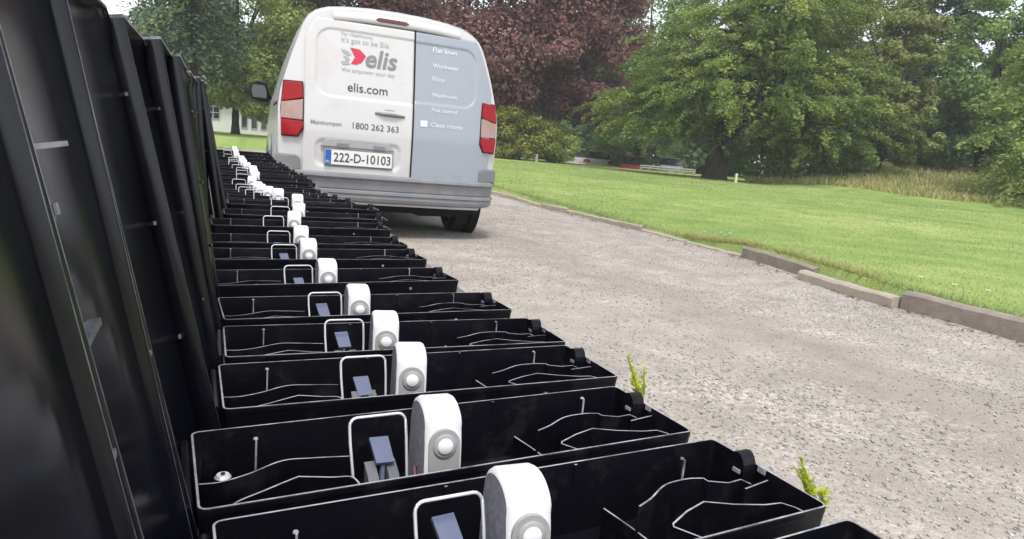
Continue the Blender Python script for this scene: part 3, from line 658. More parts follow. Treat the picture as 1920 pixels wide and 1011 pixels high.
M['lens_white'] = plain('clear_lens', (0.36, 0.22, 0.19), 0.2, 0.5, var=0.2, scale=50, coat=0.6)
M['glass'] = plain('dark_glass', (0.02, 0.024, 0.026), 0.05, 0.6, var=0.1, coat=1.0)
M['plate'] = plain('number_plate', (0.72, 0.72, 0.70), 0.35, 0.5, var=0.02)
M['plate_blue'] = plain('plate_blue', (0.02, 0.10, 0.42), 0.35, 0.5)
M['ink'] = plain('dark_grey_print', (0.06, 0.06, 0.065), 0.4, 0.4)
M['ink_mid'] = plain('mid_grey_print', (0.20, 0.20, 0.21), 0.4, 0.4)
M['ink_soft'] = plain('soft_grey_print', (0.34, 0.34, 0.35), 0.4, 0.4)
M['ink_red'] = plain('red_print', (0.52, 0.03, 0.07), 0.4, 0.4)
M['ink_white'] = plain('white_print', (0.66, 0.67, 0.69), 0.4, 0.4)
VW = [(.26, .74), (.30, .785), (.45, .845), (.60, .865), (.95, .88), (1.1, .865), (1.36, .795), (1.5, .75), (1.6, .712), (1.67, .672), (1.715, .615), (1.745, .53), (1.765, .40), (1.78, .22), (1.785, .0)]
VZ = np.array([a for a, b in VW]); VWW = np.array([b for a, b in VW])
def vw(z): return float(np.interp(z, VZ, VWW))
TOPY = [(-.2, 1.745), (.0, 1.745), (.3, 1.79), (1.0, 1.815), (2.3, 1.80), (2.65, 1.76), (2.95, 1.62), (3.3, 1.33), (3.48, 1.17), (3.8, 1.09), (4.1, 1.0), (4.28, .88), (4.38, .72)]
def vtop(y): return float(np.interp(y, [a for a, b in TOPY], [b for a, b in TOPY]))
def vz(zn, y):
    zb = .60
    return zn if zn <= zb else zb + (zn - zb) * (vtop(y) - zb) / (1.785 - zb)
def vtaper(y): return 1.0 - 0.10 * float(smooth01((y - 3.1) / 1.3)) - 0.25 * float(smooth01((y - 4.1) / .35))
def yr(x, z): return .145 * max(0.0, (z - .80) / .95) ** 1.35 + .11 * (abs(x) / .9) ** 6
van = empty('delivery_van', (1.31, 5.15, 0.012), R(-2.7))
tag(van, 'white delivery van with a blue-grey right rear door, parked on the gravel drive', 'van')
zs = np.concatenate([np.linspace(.26, .6, 6), np.linspace(.68, 1.6, 14), np.linspace(1.63, 1.745, 7), [1.757, 1.766, 1.774, 1.78, 1.785]])
secs = [None, .22, .5, 1.0, 1.6, 2.2, 2.45, 2.65, 2.8, 2.95, 3.12, 3.3, 3.48, 3.64, 3.8, 3.95, 4.1, 4.2, 4.28, 4.34, 4.38]
mb = MB(); rings = []
for s_ in secs:
    half = []
    for z in zs:
        yv = .0 if s_ is None else s_; w = vw(z) * vtaper(yv); zz = vz(z, yv)
        half.append((w, (yr(w, zz) + .012) if s_ is None else yv, zz))
    rings.append([(-x, yv, z) for x, yv, z in half] + half[-2::-1])
N = len(rings[0]); mb.v = [v for r in rings for v in r]
for i in range(len(secs) - 1):
    for k in range(N - 1): mb.f.append((i*N+k, i*N+k+1, (i+1)*N+k+1, (i+1)*N+k)); mb.m.append(0)
mb.f.append(tuple((len(secs) - 1) * N + k for k in range(N))); mb.m.append(0)
nu = 17; cap = []
for z in zs:
    zz = vz(z, 0); w = vw(z); cap.append([(w * u, yr(w * u, zz) + .012, zz) for u in np.linspace(-1, 1, nu)])
mb.add([v for r in cap for v in r], [(i*nu+k, i*nu+k+1, (i+1)*nu+k+1, (i+1)*nu+k) for i in range(len(zs) - 1) for k in range(nu - 1)])
dust_or_glint_gaps(M['paint'], (0.40, 0.375, 0.34), 2.6, 0.52, 0.95)
dust_or_glint_gaps(M['bumper'], (0.27, 0.25, 0.225), 5, 0.45, 0.8)
body = mb.build('body', M['paint'], van, smooth=True)
mb = MB(); mb.box((-.76, .10, .22), (.76, 4.2, .262)); mb.box((-.5, .55, .17), (-.1, 1.3, .23)); mb.tube([(-.72, .72, .30), (.72, .72, .30)], .05, 8); mb.prism([(-.70, .22), (.70, .22), (.62, .19), (.25, .18), (.18, .20), (-.62, .20)], .12, .35, 'y')
mb.build('underbody', M['under'], van)
def indent(x, z, box, depth=.009, r=.12, ew=.014):
    x0, x1, z0, z1 = box; cx, cz = (x0 + x1) / 2, (z0 + z1) / 2; qx = abs(x - cx) - (x1 - x0) / 2 + r; qz = abs(z - cz) - (z1 - z0) / 2 + r
    d = math.hypot(max(qx, 0), max(qz, 0)) + min(max(qx, qz), 0) - r
    return depth * float(smooth01(-d / ew))
def door_off(x, z):
    if x < .128: return indent(x, z, (-.625, .6, 1.06, 1.575)) + indent(x, z, (-.62, .05, .53, .755), .014, .07, .03)
    return indent(x, z, (-.5, .655, 1.085, 1.565))
def door(name, fl, fr, z0, z1, mat, lab):
    nx, nz = 90, 120; vs = []
    for j in range(nz + 1):
        z = z0 + (z1 - z0) * j / nz; a, b = fl(z), fr(z)
        for i in range(nx + 1):
            x = a + (b - a) * i / nx; e = min(i, nx - i, j, nz - j); vs.append((x, yr(x, z) - .006 + door_off(x, z) + (.010 if e == 0 else 0), z))
    fs = [(j*(nx+1)+i, j*(nx+1)+i+1, (j+1)*(nx+1)+i+1, (j+1)*(nx+1)+i) for j in range(nz) for i in range(nx)]
    o = link(name, mesh_of(name, vs, fs, [mat], None, True), van); o['label'] = lab; return o
dl = door('rear_door', lambda z: max(-.70, -(vw(z * 1.785 / 1.745) - .045)), lambda z: .126, .475, 1.640, M['paint'], 'white left rear door with grey lettering and number plate')
dr = door('rear_door', lambda z: .134, lambda z: min(.80, vw(z * 1.785 / 1.745) - .022), .475, 1.640, M['paint_grey'], 'blue-grey right rear door with white lettering')
mb = MB(); vs = []
for j in range(25): z = .47 + 1.19 * j / 24; vs += [(.124, yr(.13, z) - .0015 + (.004 if 1.06 < z < 1.575 else 0), z), (.136, yr(.13, z) - .0015 + (.004 if 1.06 < z < 1.575 else 0), z)]
mb.add(vs, [(2*j, 2*j+1, 2*j+3, 2*j+2) for j in range(24)])
mb.box((-.71, .006, .462), (.80, .02, .474)); mb.build('door_gap', M['gap'], van)
# raised roof-edge lip with the brake light
mb = MB(); xs = np.linspace(-.50, .50, 21); vs = []
for x in xs:
    for dy, z in ((-.004, 1.648), (-.016, 1.656), (-.014, 1.70), (.02, 1.728)): vs.append((x, yr(x, z) + dy, z - .02 * (abs(x) / .5) ** 3))
mb.add(vs, [(4*i+k, 4*i+4+k, 4*i+5+k, 4*i+1+k) for i in range(20) for k in range(3)]); lip = mb.build('roof_lip', M['paint'], van, smooth=True)
mb = MB(); mb.prism([(-.185, 1.684), (-.16, 1.668), (.05, 1.668), (.075, 1.684), (.05, 1.697), (-.16, 1.697)], yr(0, 1.68) - .024, yr(0, 1.68) + .01, 'y'); mb.build('brake_light', M['lens_dark'], van, bevel=.004)
# tail lamps
def rear_poly(name, poly, mat, parent, off=-.02, dep=.12, sx=1, bev=.006):
    mb = MB(); P = [(sx * x, z) for x, z in poly]; P = P if sx > 0 else P[::-1]; n = len(P)
    vs = [(x, yr(x, z) + off, z) for x, z in P] + [(x, yr(x, z) + dep, z) for x, z in P]
    mb.add(vs, [tuple(range(n)), tuple(range(2*n-1, n-1, -1))] + [((i+1) % n, i, n+i, n+(i+1) % n) for i in range(n)])
    return mb.build(name, mat, parent, bevel=bev)
for sx in (-1, 1):
    t_ = rear_poly('tail_lamp', [(.695, .81), (.735, .742), (.852, .742), (.862, .95), (.846, 1.152), (.708, 1.152), (.700, 1.02)], M['gap'], van, -.012, .16, sx)
    rear_poly('red_lens', [(.706, 1.030), (.842, 1.000), (.857, 1.000), (.840, 1.143), (.715, 1.143)], M['lens_red'], t_, -.024, .10, sx)
    rear_poly('clear_lens', [(.706, .868), (.859, .872), (.857, .995), (.836, .995), (.706, 1.022)], M['lens_white'], t_, -.020, .10, sx)
    rear_poly('red_lens', [(.702, .815), (.740, .750), (.848, .750), (.859, .866), (.704, .862)], M['lens_red'], t_, -.024, .10, sx)
# handle, plate, plate-light recess
mb = MB(); mb.prism([(-.178, .983), (-.13, .998), (-.09, 1.012), (-.03, 1.012), (.01, .996), (.06, .978), (.055, .962), (-.05, .972), (-.165, .968)], -.018 + .03, .012 + .03, 'y'); ho = mb.build('door_handle', M['ink_mid'], van, bevel=.004)
mb = MB(); mb.tube([(-.172, -.002 + .01, .976), (-.11, -.028 + .02, .974), (-.02, -.03 + .02, .972), (.058, -.004 + .01, .966)], [.010, .013, .013, .009], 10); mb.build('grip', M['bumper'], ho, smooth=True)
mb = MB(); mb.prism([(-.575, .693), (-.01, .693), (-.05, .742), (-.16, .755), (-.42, .755), (-.54, .742)], -.008, .01, 'y'); mb.build('plate_recess', M['ink_soft'], van, bevel=.003)
for x in (-.45, -.17):
    mb = MB(); mb.box((x, -.022, .690), (x + .085, -.007, .722)); mb.build('plate_light', M['ink_mid'], van, bevel=.003)
mb = MB(); mb.box((-.545, -.020, .553), (-.020, -.004, .678)); pl = mb.build('number_plate', M['ink_mid'], van, bevel=.003)
mb = MB(); mb.box((-.538, -.0215, .560), (-.027, -.019, .671)); mb.build('plate_face', M['plate'], pl)
mb = MB(); mb.box((-.536, -.0235, .562), (-.492, -.021, .669)); mb.build('blue_band', M['plate_blue'], pl)
TINY = ('1800 262 363',)
def lettering(txt, x0, z0, w, mat, parent, h=None, shear=0.0, bold=0.0, yoff=-.0095, flat=None):
    cu = bpy.data.curves.new('lettering', 'FONT'); cu.body = txt; cu.size = 1.0; cu.shear = shear; cu.offset = bold; cu.resolution_u = 3
    tmp = bpy.data.objects.new('lettering_tmp', cu); COL.objects.link(tmp); dg = bpy.context.evaluated_depsgraph_get(); dg.update()
    me = bpy.data.meshes.new_from_object(tmp.evaluated_get(dg)); bpy.data.objects.remove(tmp); me.name = 'lettering'
    co = np.empty(len(me.vertices) * 3); me.vertices.foreach_get('co', co); co = co.reshape(-1, 3)
    sx_ = w / (co[:, 0].max() - co[:, 0].min()); sz_ = sx_ if h is None else h / (co[:, 1].max() - co[:, 1].min())
    X = x0 + (co[:, 0] - co[:, 0].min()) * sx_; Z = z0 + co[:, 1] * sz_
    Y = np.array([flat if flat is not None else yr(x, z) + yoff + door_off(x, z) for x, z in zip(X, Z)])
    me.vertices.foreach_set('co', np.stack([X, Y, Z], -1).reshape(-1).astype(np.float32)); me.materials.clear(); me.materials.append(mat); me.update()
    if txt in TINY: me_o = link('lettering', me, parent); me_o['kind'] = 'stuff'; return me_o
    return link('lettering', me, parent)
lettering('222-D-10103', -.474, .583, .435, M['ink'], pl, h=.070, bold=.012, flat=-.0235)
lettering('IRL', -.531, .572, .032, M['plate'], pl, flat=-.0250)
lettering('For Healthcare,', -.44, 1.530, .24, M['ink_soft'], dl)
lettering("it's got to be Elis", -.44, 1.480, .36, M['ink_soft'], dl)
lettering('elis', -.255, 1.318, .245, M['ink_mid'], dl, shear=.18, bold=.02)
lettering('We empower your day', -.435, 1.262, .41, M['ink_soft'], dl)
lettering('elis.com', -.385, 1.118, .305, M['ink'], dl, bold=.004)
lettering('1800 262 363', -.340, .842, .355, M['ink'], dl)
lettering('Manstumpen', -.648, .850, .225, M['ink_mid'], dl, bold=.01)
for txt, z, w in (('Flat linen', 1.500, .20), ('Workwear', 1.380, .22), ('Floor', 1.275, .11), ('Washroom', 1.152, .21), ('Pest control', 1.034, .21), ('Clean rooms', .915, .265)):
    lettering(txt, .275, z, w, M['ink_white'], dr, bold=.01)
def decal(name, poly, mat, parent):
    vs = [(x, yr(x, z) - .0095 + door_off(x, z), z) for x, z in poly]; return link(name, mesh_of(name, vs, [tuple(range(len(poly)))], [mat]), parent)
decal('logo_wing', [(-.365, 1.325), (-.335, 1.375), (-.372, 1.445), (-.300, 1.438), (-.252, 1.395), (-.285, 1.342), (-.325, 1.322)], M['ink_red'], dl)
for q in ([(-.44, 1.425), (-.385, 1.415), (-.362, 1.39), (-.385, 1.38), (-.425, 1.40)], [(-.425, 1.378), (-.385, 1.372), (-.372, 1.35), (-.40, 1.345)], [(-.44, 1.335), (-.385, 1.342), (-.372, 1.318), (-.425, 1.31)]):
    decal('logo_mark', q, M['ink_soft'], dl)
decal('logo_square', [(.188, .908), (.245, .908), (.245, .958), (.188, .958)], M['ink_white'], dr)
# bumper swept round the tail
path = [(-.868, .60), (-.866, .30), (-.850, .16), (-.805, .07), (-.72, .018), (-.5, -.012), (0, -.02), (.5, -.012), (.72, .018), (.805, .07), (.850, .16), (.866, .30), (.868, .60)]
prof = [(-.04, .502), (.030, .500), (.058, .488), (.062, .470), (.040, .452), (.036, .385), (.030, .378), (.048, .368), (.050, .350), (.038, .342), (.042, .318), (.034, .294), (-.03, .275)]
mb = MB(); vs = []; n = len(path); m_ = len(prof)
for i, (x, yv) in enumerate(path):
    a, b = path[max(0, i-1)], path[min(n-1, i+1)]; d = Vector((b[0]-a[0], b[1]-a[1])).normalized(); nrm = Vector((d.y, -d.x))
    for o_, z in prof: vs.append((x + nrm.x * o_, yv + nrm.y * o_, z))
mb.add(vs, [(i*m_+k, (i+1)*m_+k, (i+1)*m_+k+1, i*m_+k+1) for i in range(n-1) for k in range(m_-1)])
mb.build('rear_bumper', M['bumper'], van, smooth=False, bevel=0)
for sx in (-1, 1):
    rear_poly('bumper_corner', [(.715, .495), (.884, .495), (.888, .585), (.878, .612), (.735, .612), (.715, .590)], M['bumper'], van, -.022, .30, sx, .012)
# wheels
def wheel(x, yv, sx):
    w = empty('wheel', (0, 0, 0)); bpy.data.objects.remove(w)
    mb = MB(); prof = [(-.10, .235), (-.104, .29), (-.092, .315), (-.05, .322), (.05, .322), (.092, .315), (.104, .29), (.10, .235)]; n = 36; vs = []
    for k in range(n):
        a = 2 * math.pi * k / n
        for px, r in prof: vs.append((x + px, yv + r * math.sin(a), .322 + r * math.cos(a)))
    mb.add(vs, [(k*8+j, ((k+1) % n)*8+j, ((k+1) % n)*8+j+1, k*8+j+1) for k in range(n) for j in range(7)])
    for k in range(n):                           # tread blocks
        a = 2 * math.pi * (k + .2) / n; b = 2 * math.pi * (k + .75) / n
        for x0, x1 in ((-.085, -.03), (-.022, .022), (.03, .085)):
            mb.add([(x + xx, yv + r * math.sin(t), .322 + r * math.cos(t)) for t in (a, b) for r in (.318, .326) for xx in (x0, x1)], [(2, 3, 7, 6), (0, 2, 6, 4), (1, 5, 7, 3), (0, 1, 3, 2), (4, 6, 7, 5)])
    t = mb.build('wheel', M['rubber'], van)
    mb = MB(); mb.tube([(x - .06, yv, .322), (x + sx * .088, yv, .322), (x + sx * .094, yv, .322)], [.236, .236, .06], 32); mb.build('rim', M['rim'], t)
for sx in (-1, 1):
    for yv in (.72, 3.62): wheel(sx * .765, yv, sx)
    for yv in (.72, 3.62):
        mb = MB(); mb.tube([(sx * .80, yv, .335), (sx * (vw(.5) * vtaper(yv) + .024), yv, .335)], .375, 40); mb.build('wheel_arch', M['under'], van)
        mb = MB(); mb.tube([(sx * (vw(.5) * vtaper(yv) + .028), yv + .39 * math.cos(a), max(.27, .335 + .39 * math.sin(a))) for a in np.linspace(0, math.pi, 19)], .022, 6); mb.build('arch_trim', M['bumper'], van)
# side windows, windscreen, door seams, side rubbing strip, mirrors
def side_patch(name, y0, y1, z0, z1, mat, sx, off=.004, slant=0.0, ny=10, nz=8):
    vs = []
    for j in range(nz + 1):
        for i in range(ny + 1):
            zn = z0 + (z1 - z0) * j / nz; yv = y0 + (y1 - slant * j / nz - y0) * i / ny
            vs.append((sx * (vw(zn) * vtaper(yv) + off), yv, vz(zn, yv)))
    return link(name, mesh_of(name, vs, [(j*(ny+1)+i, j*(ny+1)+i+1, (j+1)*(ny+1)+i+1, (j+1)*(ny+1)+i) for j in range(nz) for i in range(ny)], [mat], None, True), van)
for sx in (-1, 1):
    side_patch('side_window', 2.02, 3.20, 1.12, 1.60, M['glass'], sx, .005, .42)
    side_patch('rubbing_strip', 1.30, 3.2, .46, .55, M['bumper'], sx, .014)
    side_patch('door_seam', 1.97, 1.982, .36, 1.66, M['gap'], sx, .002, ny=1); side_patch('door_seam', .98, .992, .58, 1.66, M['gap'], sx, .002, ny=1)
    side_patch('slide_rail', .35, 1.2, .98, 1.0, M['gap'], sx, .004, ny=6, nz=1)
    mb = MB(); x0 = sx * .845
    mb.prism([(1.10, 1.115), (1.20, 1.115), (1.275, 1.14), (1.30, 1.22), (1.285, 1.31), (1.22, 1.345), (1.12, 1.33), (1.085, 1.24)] if False else [(.0, .0), (.10, -.01), (.19, .02), (.215, .11), (.195, .19), (.12, .225), (.03, .205), (-.005, .10)], 2.98, 3.10, 'y')
    vs = [(x0 + sx * v[0] + sx * .03, v[1], v[2] + 1.10) for v in mb.v]; mb.v = vs; mb.f = mb.f if sx > 0 else [f[::-1] for f in mb.f]
    mi = mb.build('wing_mirror', M['under'], van, bevel=.02)
    mb = MB(); mb.v = []; q = [(.03, .03), (.17, .035), (.19, .11), (.17, .175), (.05, .17), (.025, .1)]
    mb.prism(q, 2.972, 2.978, 'y'); mb.v = [(x0 + sx * v[0] + sx * .03, v[1], v[2] + 1.10) for v in mb.v]; mb.build('mirror_glass', M['glass'], mi)
    mb = MB(); mb.tube([(sx * .80, 3.08, 1.13), (sx * .90, 3.04, 1.16)], .022, 8); mb.build('mirror_arm', M['under'], van)
    mb = MB(); mb.tube([(sx * (vw(.9) * vtaper(4.0) - .04), 4.05, .82), (sx * .64, 4.30, .76)], [.09, .07], 12); mb.build('headlight', M['lens_white'], van)
vs = []; nn = 12
for j, yv in enumerate(np.linspace(2.74, 3.42, 8)):
    for i in range(nn + 1):
        u = -1 + 2 * i / nn; xw = .62 * vtaper(yv) * (.93 + .10 * j / 7); x = u * xw; zn = float(np.interp(abs(x), VWW[::-1], VZ[::-1])); vs.append((x, yv, vz(zn, yv) + .006))
link('windscreen', mesh_of('windscreen', vs, [(j*(nn+1)+i, j*(nn+1)+i+1, (j+1)*(nn+1)+i+1, (j+1)*(nn+1)+i) for j in range(7) for i in range(nn)], [M['glass']], None, True), van)
mb = MB(); mb.tube([(.25, 1.6, 1.80), (.25, 1.48, 1.98)], [.006, .003], 6); mb.build('aerial', M['under'], van)
# ---------------------------------------------------------------- trees
M['yew'] = leaf_mat('yew_foliage', [(0.075, 0.125, 0.038), (0.155, 0.225, 0.058), (0.27, 0.335, 0.082), (0.41, 0.46, 0.12)], 0.35)
M['beech'] = leaf_mat('copper_beech_foliage', [(0.17, 0.10, 0.10), (0.24, 0.125, 0.125), (0.32, 0.155, 0.145), (0.34, 0.225, 0.16)], 0.4)
M['broad'] = leaf_mat('broadleaf_foliage', [(0.105, 0.18, 0.065), (0.19, 0.285, 0.09), (0.28, 0.39, 0.12), (0.37, 0.47, 0.165)], 0.4)
M['pale'] = leaf_mat('pale_green_foliage', [(0.15, 0.21, 0.06), (0.25, 0.32, 0.085), (0.36, 0.42, 0.13), (0.48, 0.52, 0.20)], 0.4)
M['olive'] = leaf_mat('olive_foliage', [(0.12, 0.155, 0.06), (0.21, 0.245, 0.085), (0.31, 0.335, 0.115), (0.39, 0.41, 0.155)], 0.4)
M['conifer'] = leaf_mat('dark_conifer_foliage', [(0.04, 0.062, 0.045), (0.075, 0.11, 0.072), (0.12, 0.165, 0.10)], 0.25)
M['wood'] = leaf_mat('distant_wood_foliage', [(0.10, 0.165, 0.078), (0.17, 0.25, 0.105), (0.24, 0.33, 0.135)], 0.4)
M['gold'] = leaf_mat('yellow_green_foliage', [(0.17, 0.20, 0.05), (0.31, 0.32, 0.075), (0.43, 0.41, 0.12)], 0.4)

def unit(n, g): v = g.normal(0, 1, (n, 3)); return v / np.linalg.norm(v, axis=1, keepdims=True)
def leaf_quads(P, N, size, g, asp=0.5, rnd=0.6):
    """one kite-shaped leaf spray at each point, facing roughly along N"""
    n = len(P); nn = N + g.normal(0, rnd, (n, 3)); nn /= np.linalg.norm(nn, axis=1, keepdims=True)
    t = np.cross(nn, unit(n, g)); t /= np.linalg.norm(t, axis=1, keepdims=True) + 1e-9; b = np.cross(nn, t)
    s = np.asarray(size).reshape(-1, 1) * g.uniform(0.6, 1.3, (n, 1))
    k = g.uniform(0.3, 0.6, (n, 1))
    return np.stack([P - t * s * .5, P + b * s * asp * .5 + t * s * (k - .5), P + t * s * .5, P - b * s * asp * .5 + t * s * (k - .5)], 1)
def clump_leaves(C, rad, per, size, g, flat=0.7, asp=0.6):
    out = []
    for c, r in zip(C, rad):
        n = int(per * (r / np.mean(rad)) ** 2) + 3; d = unit(n, g); q = g.random((n, 1)) ** 0.45
        p = c + d * q * r * np.array([1, 1, flat]); out.append(leaf_quads(p, d + np.array([0, 0, .55]), np.full(n, size), g, asp))
    return out
def spray_leaves(C, D, length, per, size, g, droop=.45, spread=.16, asp=.42):
    """branch sprays: leaves strung along a drooping curve that starts at C and leaves along D"""
    out = []
    for c, d, L in zip(C, D, length):
        t = g.random(per) ** .75; base = c + d * (t * L)[:, None]; base[:, 2] -= droop * L * t ** 2
        side = np.cross(d, [0, 0, 1.0]); side /= np.linalg.norm(side) + 1e-9
        w = spread * L * (1.15 - t) * g.normal(0, 1, per)
        p = base + side * w[:, None]; p[:, 2] += g.normal(0, .05 * L, per) - .10 * np.abs(w)
        out.append(leaf_quads(p, np.tile(np.array([d[0] * .4, d[1] * .4, 1.0]), (per, 1)), np.full(per, size), g, asp, .45))
    return out
def place(az, d): x, y_ = d * math.sin(R(az)), d * math.cos(R(az)); return np.array([x, y_, float(gz(x, y_))])
def trunk_mesh(base, top, r, C, mat, parent, g, nl=10, lean=(0, 0)):
    mb = MB(); n = 7; P = []
    for i in range(n):
        t = i / (n - 1); P.append(Vector((base[0] * 0 + lean[0] * t + g.normal(0, r * .12), lean[1] * t + g.normal(0, r * .12), -.15 + t * (top + .15))))
    mb.tube(P, [r * (1.35 if i == 0 else 1.0 - .75 * i / n) for i in range(n)], 10)
    if len(C):
        for k in g.choice(len(C), min(nl, len(C)), replace=False):
            c = Vector(tuple(C[k] - base)); f = g.uniform(.25, .8); q = P[0].lerp(P[-1], f); m_ = q.lerp(c, .5) + Vector((0, 0, .12 * (c - q).length))
            mb.tube([q, m_, c], [r * .34, r * .2, r * .05], 6)
    return mb.build('trunk', mat, parent)
def finish(name, label, cat, base, V, mat, tr, group=None, pname='crown'):
    e = empty(name, tuple(base)); tag(e, label, cat, group)
    A = np.concatenate(V) - base[None, None, :]
    link(pname, quads_mesh(pname, A, mat), e)
    if tr: trunk_mesh(base, tr[0], tr[1], tr[2], tr[3], e, tr[4], tr[5] if len(tr) > 5 else 10)
    return e
def ell_clumps(c, r, n, g, inner=.55, zlo=-1.0):
    d = unit(n, g); d[:, 2] = np.where(d[:, 2] < zlo, -d[:, 2], d[:, 2]); f = (inner + (1 - inner) * g.random((n, 1)) ** .6) * g.uniform(.9, 1.12, (n, 1))
    return np.array(c) + d * f * np.array(r), d
def broadleaf(name, label, az, d, parts, mat, size, per, trunk, seed, group=None, bark='bark', cr=(.7, 1.25)):
    """parts: (across, away, up, rx, ry, rz, clumps) in metres from the trunk foot, across = to the right of the line of sight"""
    g = np.random.default_rng(seed); base = place(az, d); rt = np.array([math.cos(R(az)), -math.sin(R(az)), 0]); fw = np.array([math.sin(R(az)), math.cos(R(az)), 0])
    V, AC = [], []
    for a, b, u, rx, ry, rz, n in parts:
        C, D = ell_clumps((0, 0, 0), (rx, ry, rz), n, g); C = base + rt * (a + C[:, :1]) + fw * (b + C[:, 1:2]) + np.array([0, 0, 1.0]) * (u + C[:, 2:])
        C[:, 2] = np.maximum(C[:, 2], base[2] + .25)
        rad = g.uniform(cr[0], cr[1], n) * (min(rx, rz) * .30 + .12); V += clump_leaves(C, rad, per, size, g); AC.append(C)
    return finish(name, label, 'tree' if trunk else 'shrub', base, V, M[mat], (trunk[0], trunk[1], np.concatenate(AC), M[bark], g) if trunk else None, group, 'crown' if trunk else 'foliage')
def conifer(name, label, az, d, h, rad, mat, seed, tiers=26, per=70, size=.22, trunk=.2, z0=.4, group=None, droop=.5):
    g = np.random.default_rng(seed); base = place(az, d); C, D, L = [], [], []
    for i in range(tiers):
        t = i / tiers; z = z0 + (h - z0) * t; rr_ = rad * (1 - t) ** .8 * g.uniform(.8, 1.1) + .15
        m_ = max(4, int(13 * (1 - t) + 3))
        for k in range(m_):
            a = g.uniform(0, 6.283); C.append(base + np.array([0, 0, z + g.normal(0, .12)])); D.append(np.array([math.cos(a), math.sin(a), .18])); L.append(rr_ * g.uniform(.75, 1.12))
    V = spray_leaves(np.array(C), np.array(D), np.array(L), per, size, g, droop, .15)
    return finish(name, label, 'tree', base, V, M[mat], (h * .95, trunk, [], M['bark'], g), group)

# the big spreading yew in the middle of the lawn's far edge
g = np.random.default_rng(21); base = place(41.4, 27.0); rt = np.array([math.cos(R(41.4)), -math.sin(R(41.4)), 0]); fw = np.array([math.sin(R(41.4)), math.cos(R(41.4)), 0])
C, D, L = [], [], []
for a, u, rx, rz, n in ((.9, 3.3, 4.9, 2.9, 300), (-2.6, 2.4, 2.2, 1.7, 110), (3.6, 2.3, 2.6, 1.7, 120), (1.5, 6.3, 3.0, 2.2, 130), (-.6, 5.0, 2.4, 1.6, 80)):
    q = unit(n, g); q[:, 2] = np.abs(q[:, 2]) * g.choice([1, 1, -.55], n); f = g.uniform(.45, .88, (n, 1))
    p = base + rt * (a + q[:, :1] * rx * f) + fw * (q[:, 1:2] * rx * .75 * f) + np.array([0, 0, 1.0]) * (u + q[:, 2:] * rz * f)
    dd = rt * q[:, :1] + fw * q[:, 1:2] + np.array([0, 0, 1.0]) * (q[:, 2:] * .35 + .05); dd /= np.linalg.norm(dd, axis=1, keepdims=True)
    C += list(p); D += list(dd); L += list(g.uniform(.9, 1.7, n))
C = np.array(C); C[:, 2] = np.maximum(C[:, 2], base[2] + 1.0 + .25 * g.random(len(C)))
V = spray_leaves(C, np.array(D), np.array(L), 190, .115, g, .42, .17, .42)
for a, u, rx, rz, n in ((.9, 3.6, 3.6, 2.2, 70), (-2.3, 2.7, 1.6, 1.1, 22), (3.5, 2.5, 2.0, 1.2, 34), (1.5, 6.4, 2.2, 1.6, 34)):
    q, _ = ell_clumps((0, 0, 0), (rx, rx * .7, rz), n, g, .2); q = base + rt * (a + q[:, :1]) + fw * (.6 + q[:, 1:2]) + np.array([0, 0, 1.0]) * (u + q[:, 2:])
    V += clump_leaves(q, g.uniform(.6, .95, n), 150, .2, g)
finish('yew_tree', 'large spreading dark green yew with a thick trunk at the lawn edge', 'tree', base, V, M['yew'], (5.5, .42, C, M['bark'], g, 26))
# copper beech behind the van
broadleaf('copper_beech_tree', 'tall purple-leaved copper beech rising behind the van', 19.5, 34.0,
          [(0.6, 0, 8.0, 7.2, 6.0, 6.2, 190), (-5.0, 0, 8.6, 3.0, 4, 3.4, 50), (6.0, -1, 6.2, 2.7, 3.5, 4.2, 70), (1.8, -3, 4.6, 3.6, 2.5, 2.2, 55)], 'beech', .20, 540, (9, .5), 22)
# broadleaf and evergreen trees, left of the van
broadleaf('lime_tree', 'pale green leafy tree left of the van, above the white house', 1.6, 33.0, [(.3, 0, 5.2, 3.3, 3, 3.7, 85), (1.8, 0, 3.4, 1.8, 2, 1.8, 30), (-1.4, 0, 2.5, 1.8, 2, 1.8, 36), (.9, -1.5, 1.9, 1.2, 1.2, 1.3, 20)], 'pale', .17, 290, (6, .18), 23, cr=(.55, 1.1))
conifer('cypress_tree', 'dark evergreen tree at the upper left above the lids', -1.4, 27.0, 12.5, 2.6, 'conifer', 24, tiers=30, per=60, size=.2, z0=2.6)
broadleaf('birch_tree', 'olive green tree close beside the van roof at its left', 5.4, 38.0, [(.2, 0, 6.2, 2.2, 2, 4.4, 60), (.4, 0, 2.8, 1.6, 1.5, 2.0, 24)], 'olive', .2, 190, (8, .16), 25, cr=(.55, 1.1))
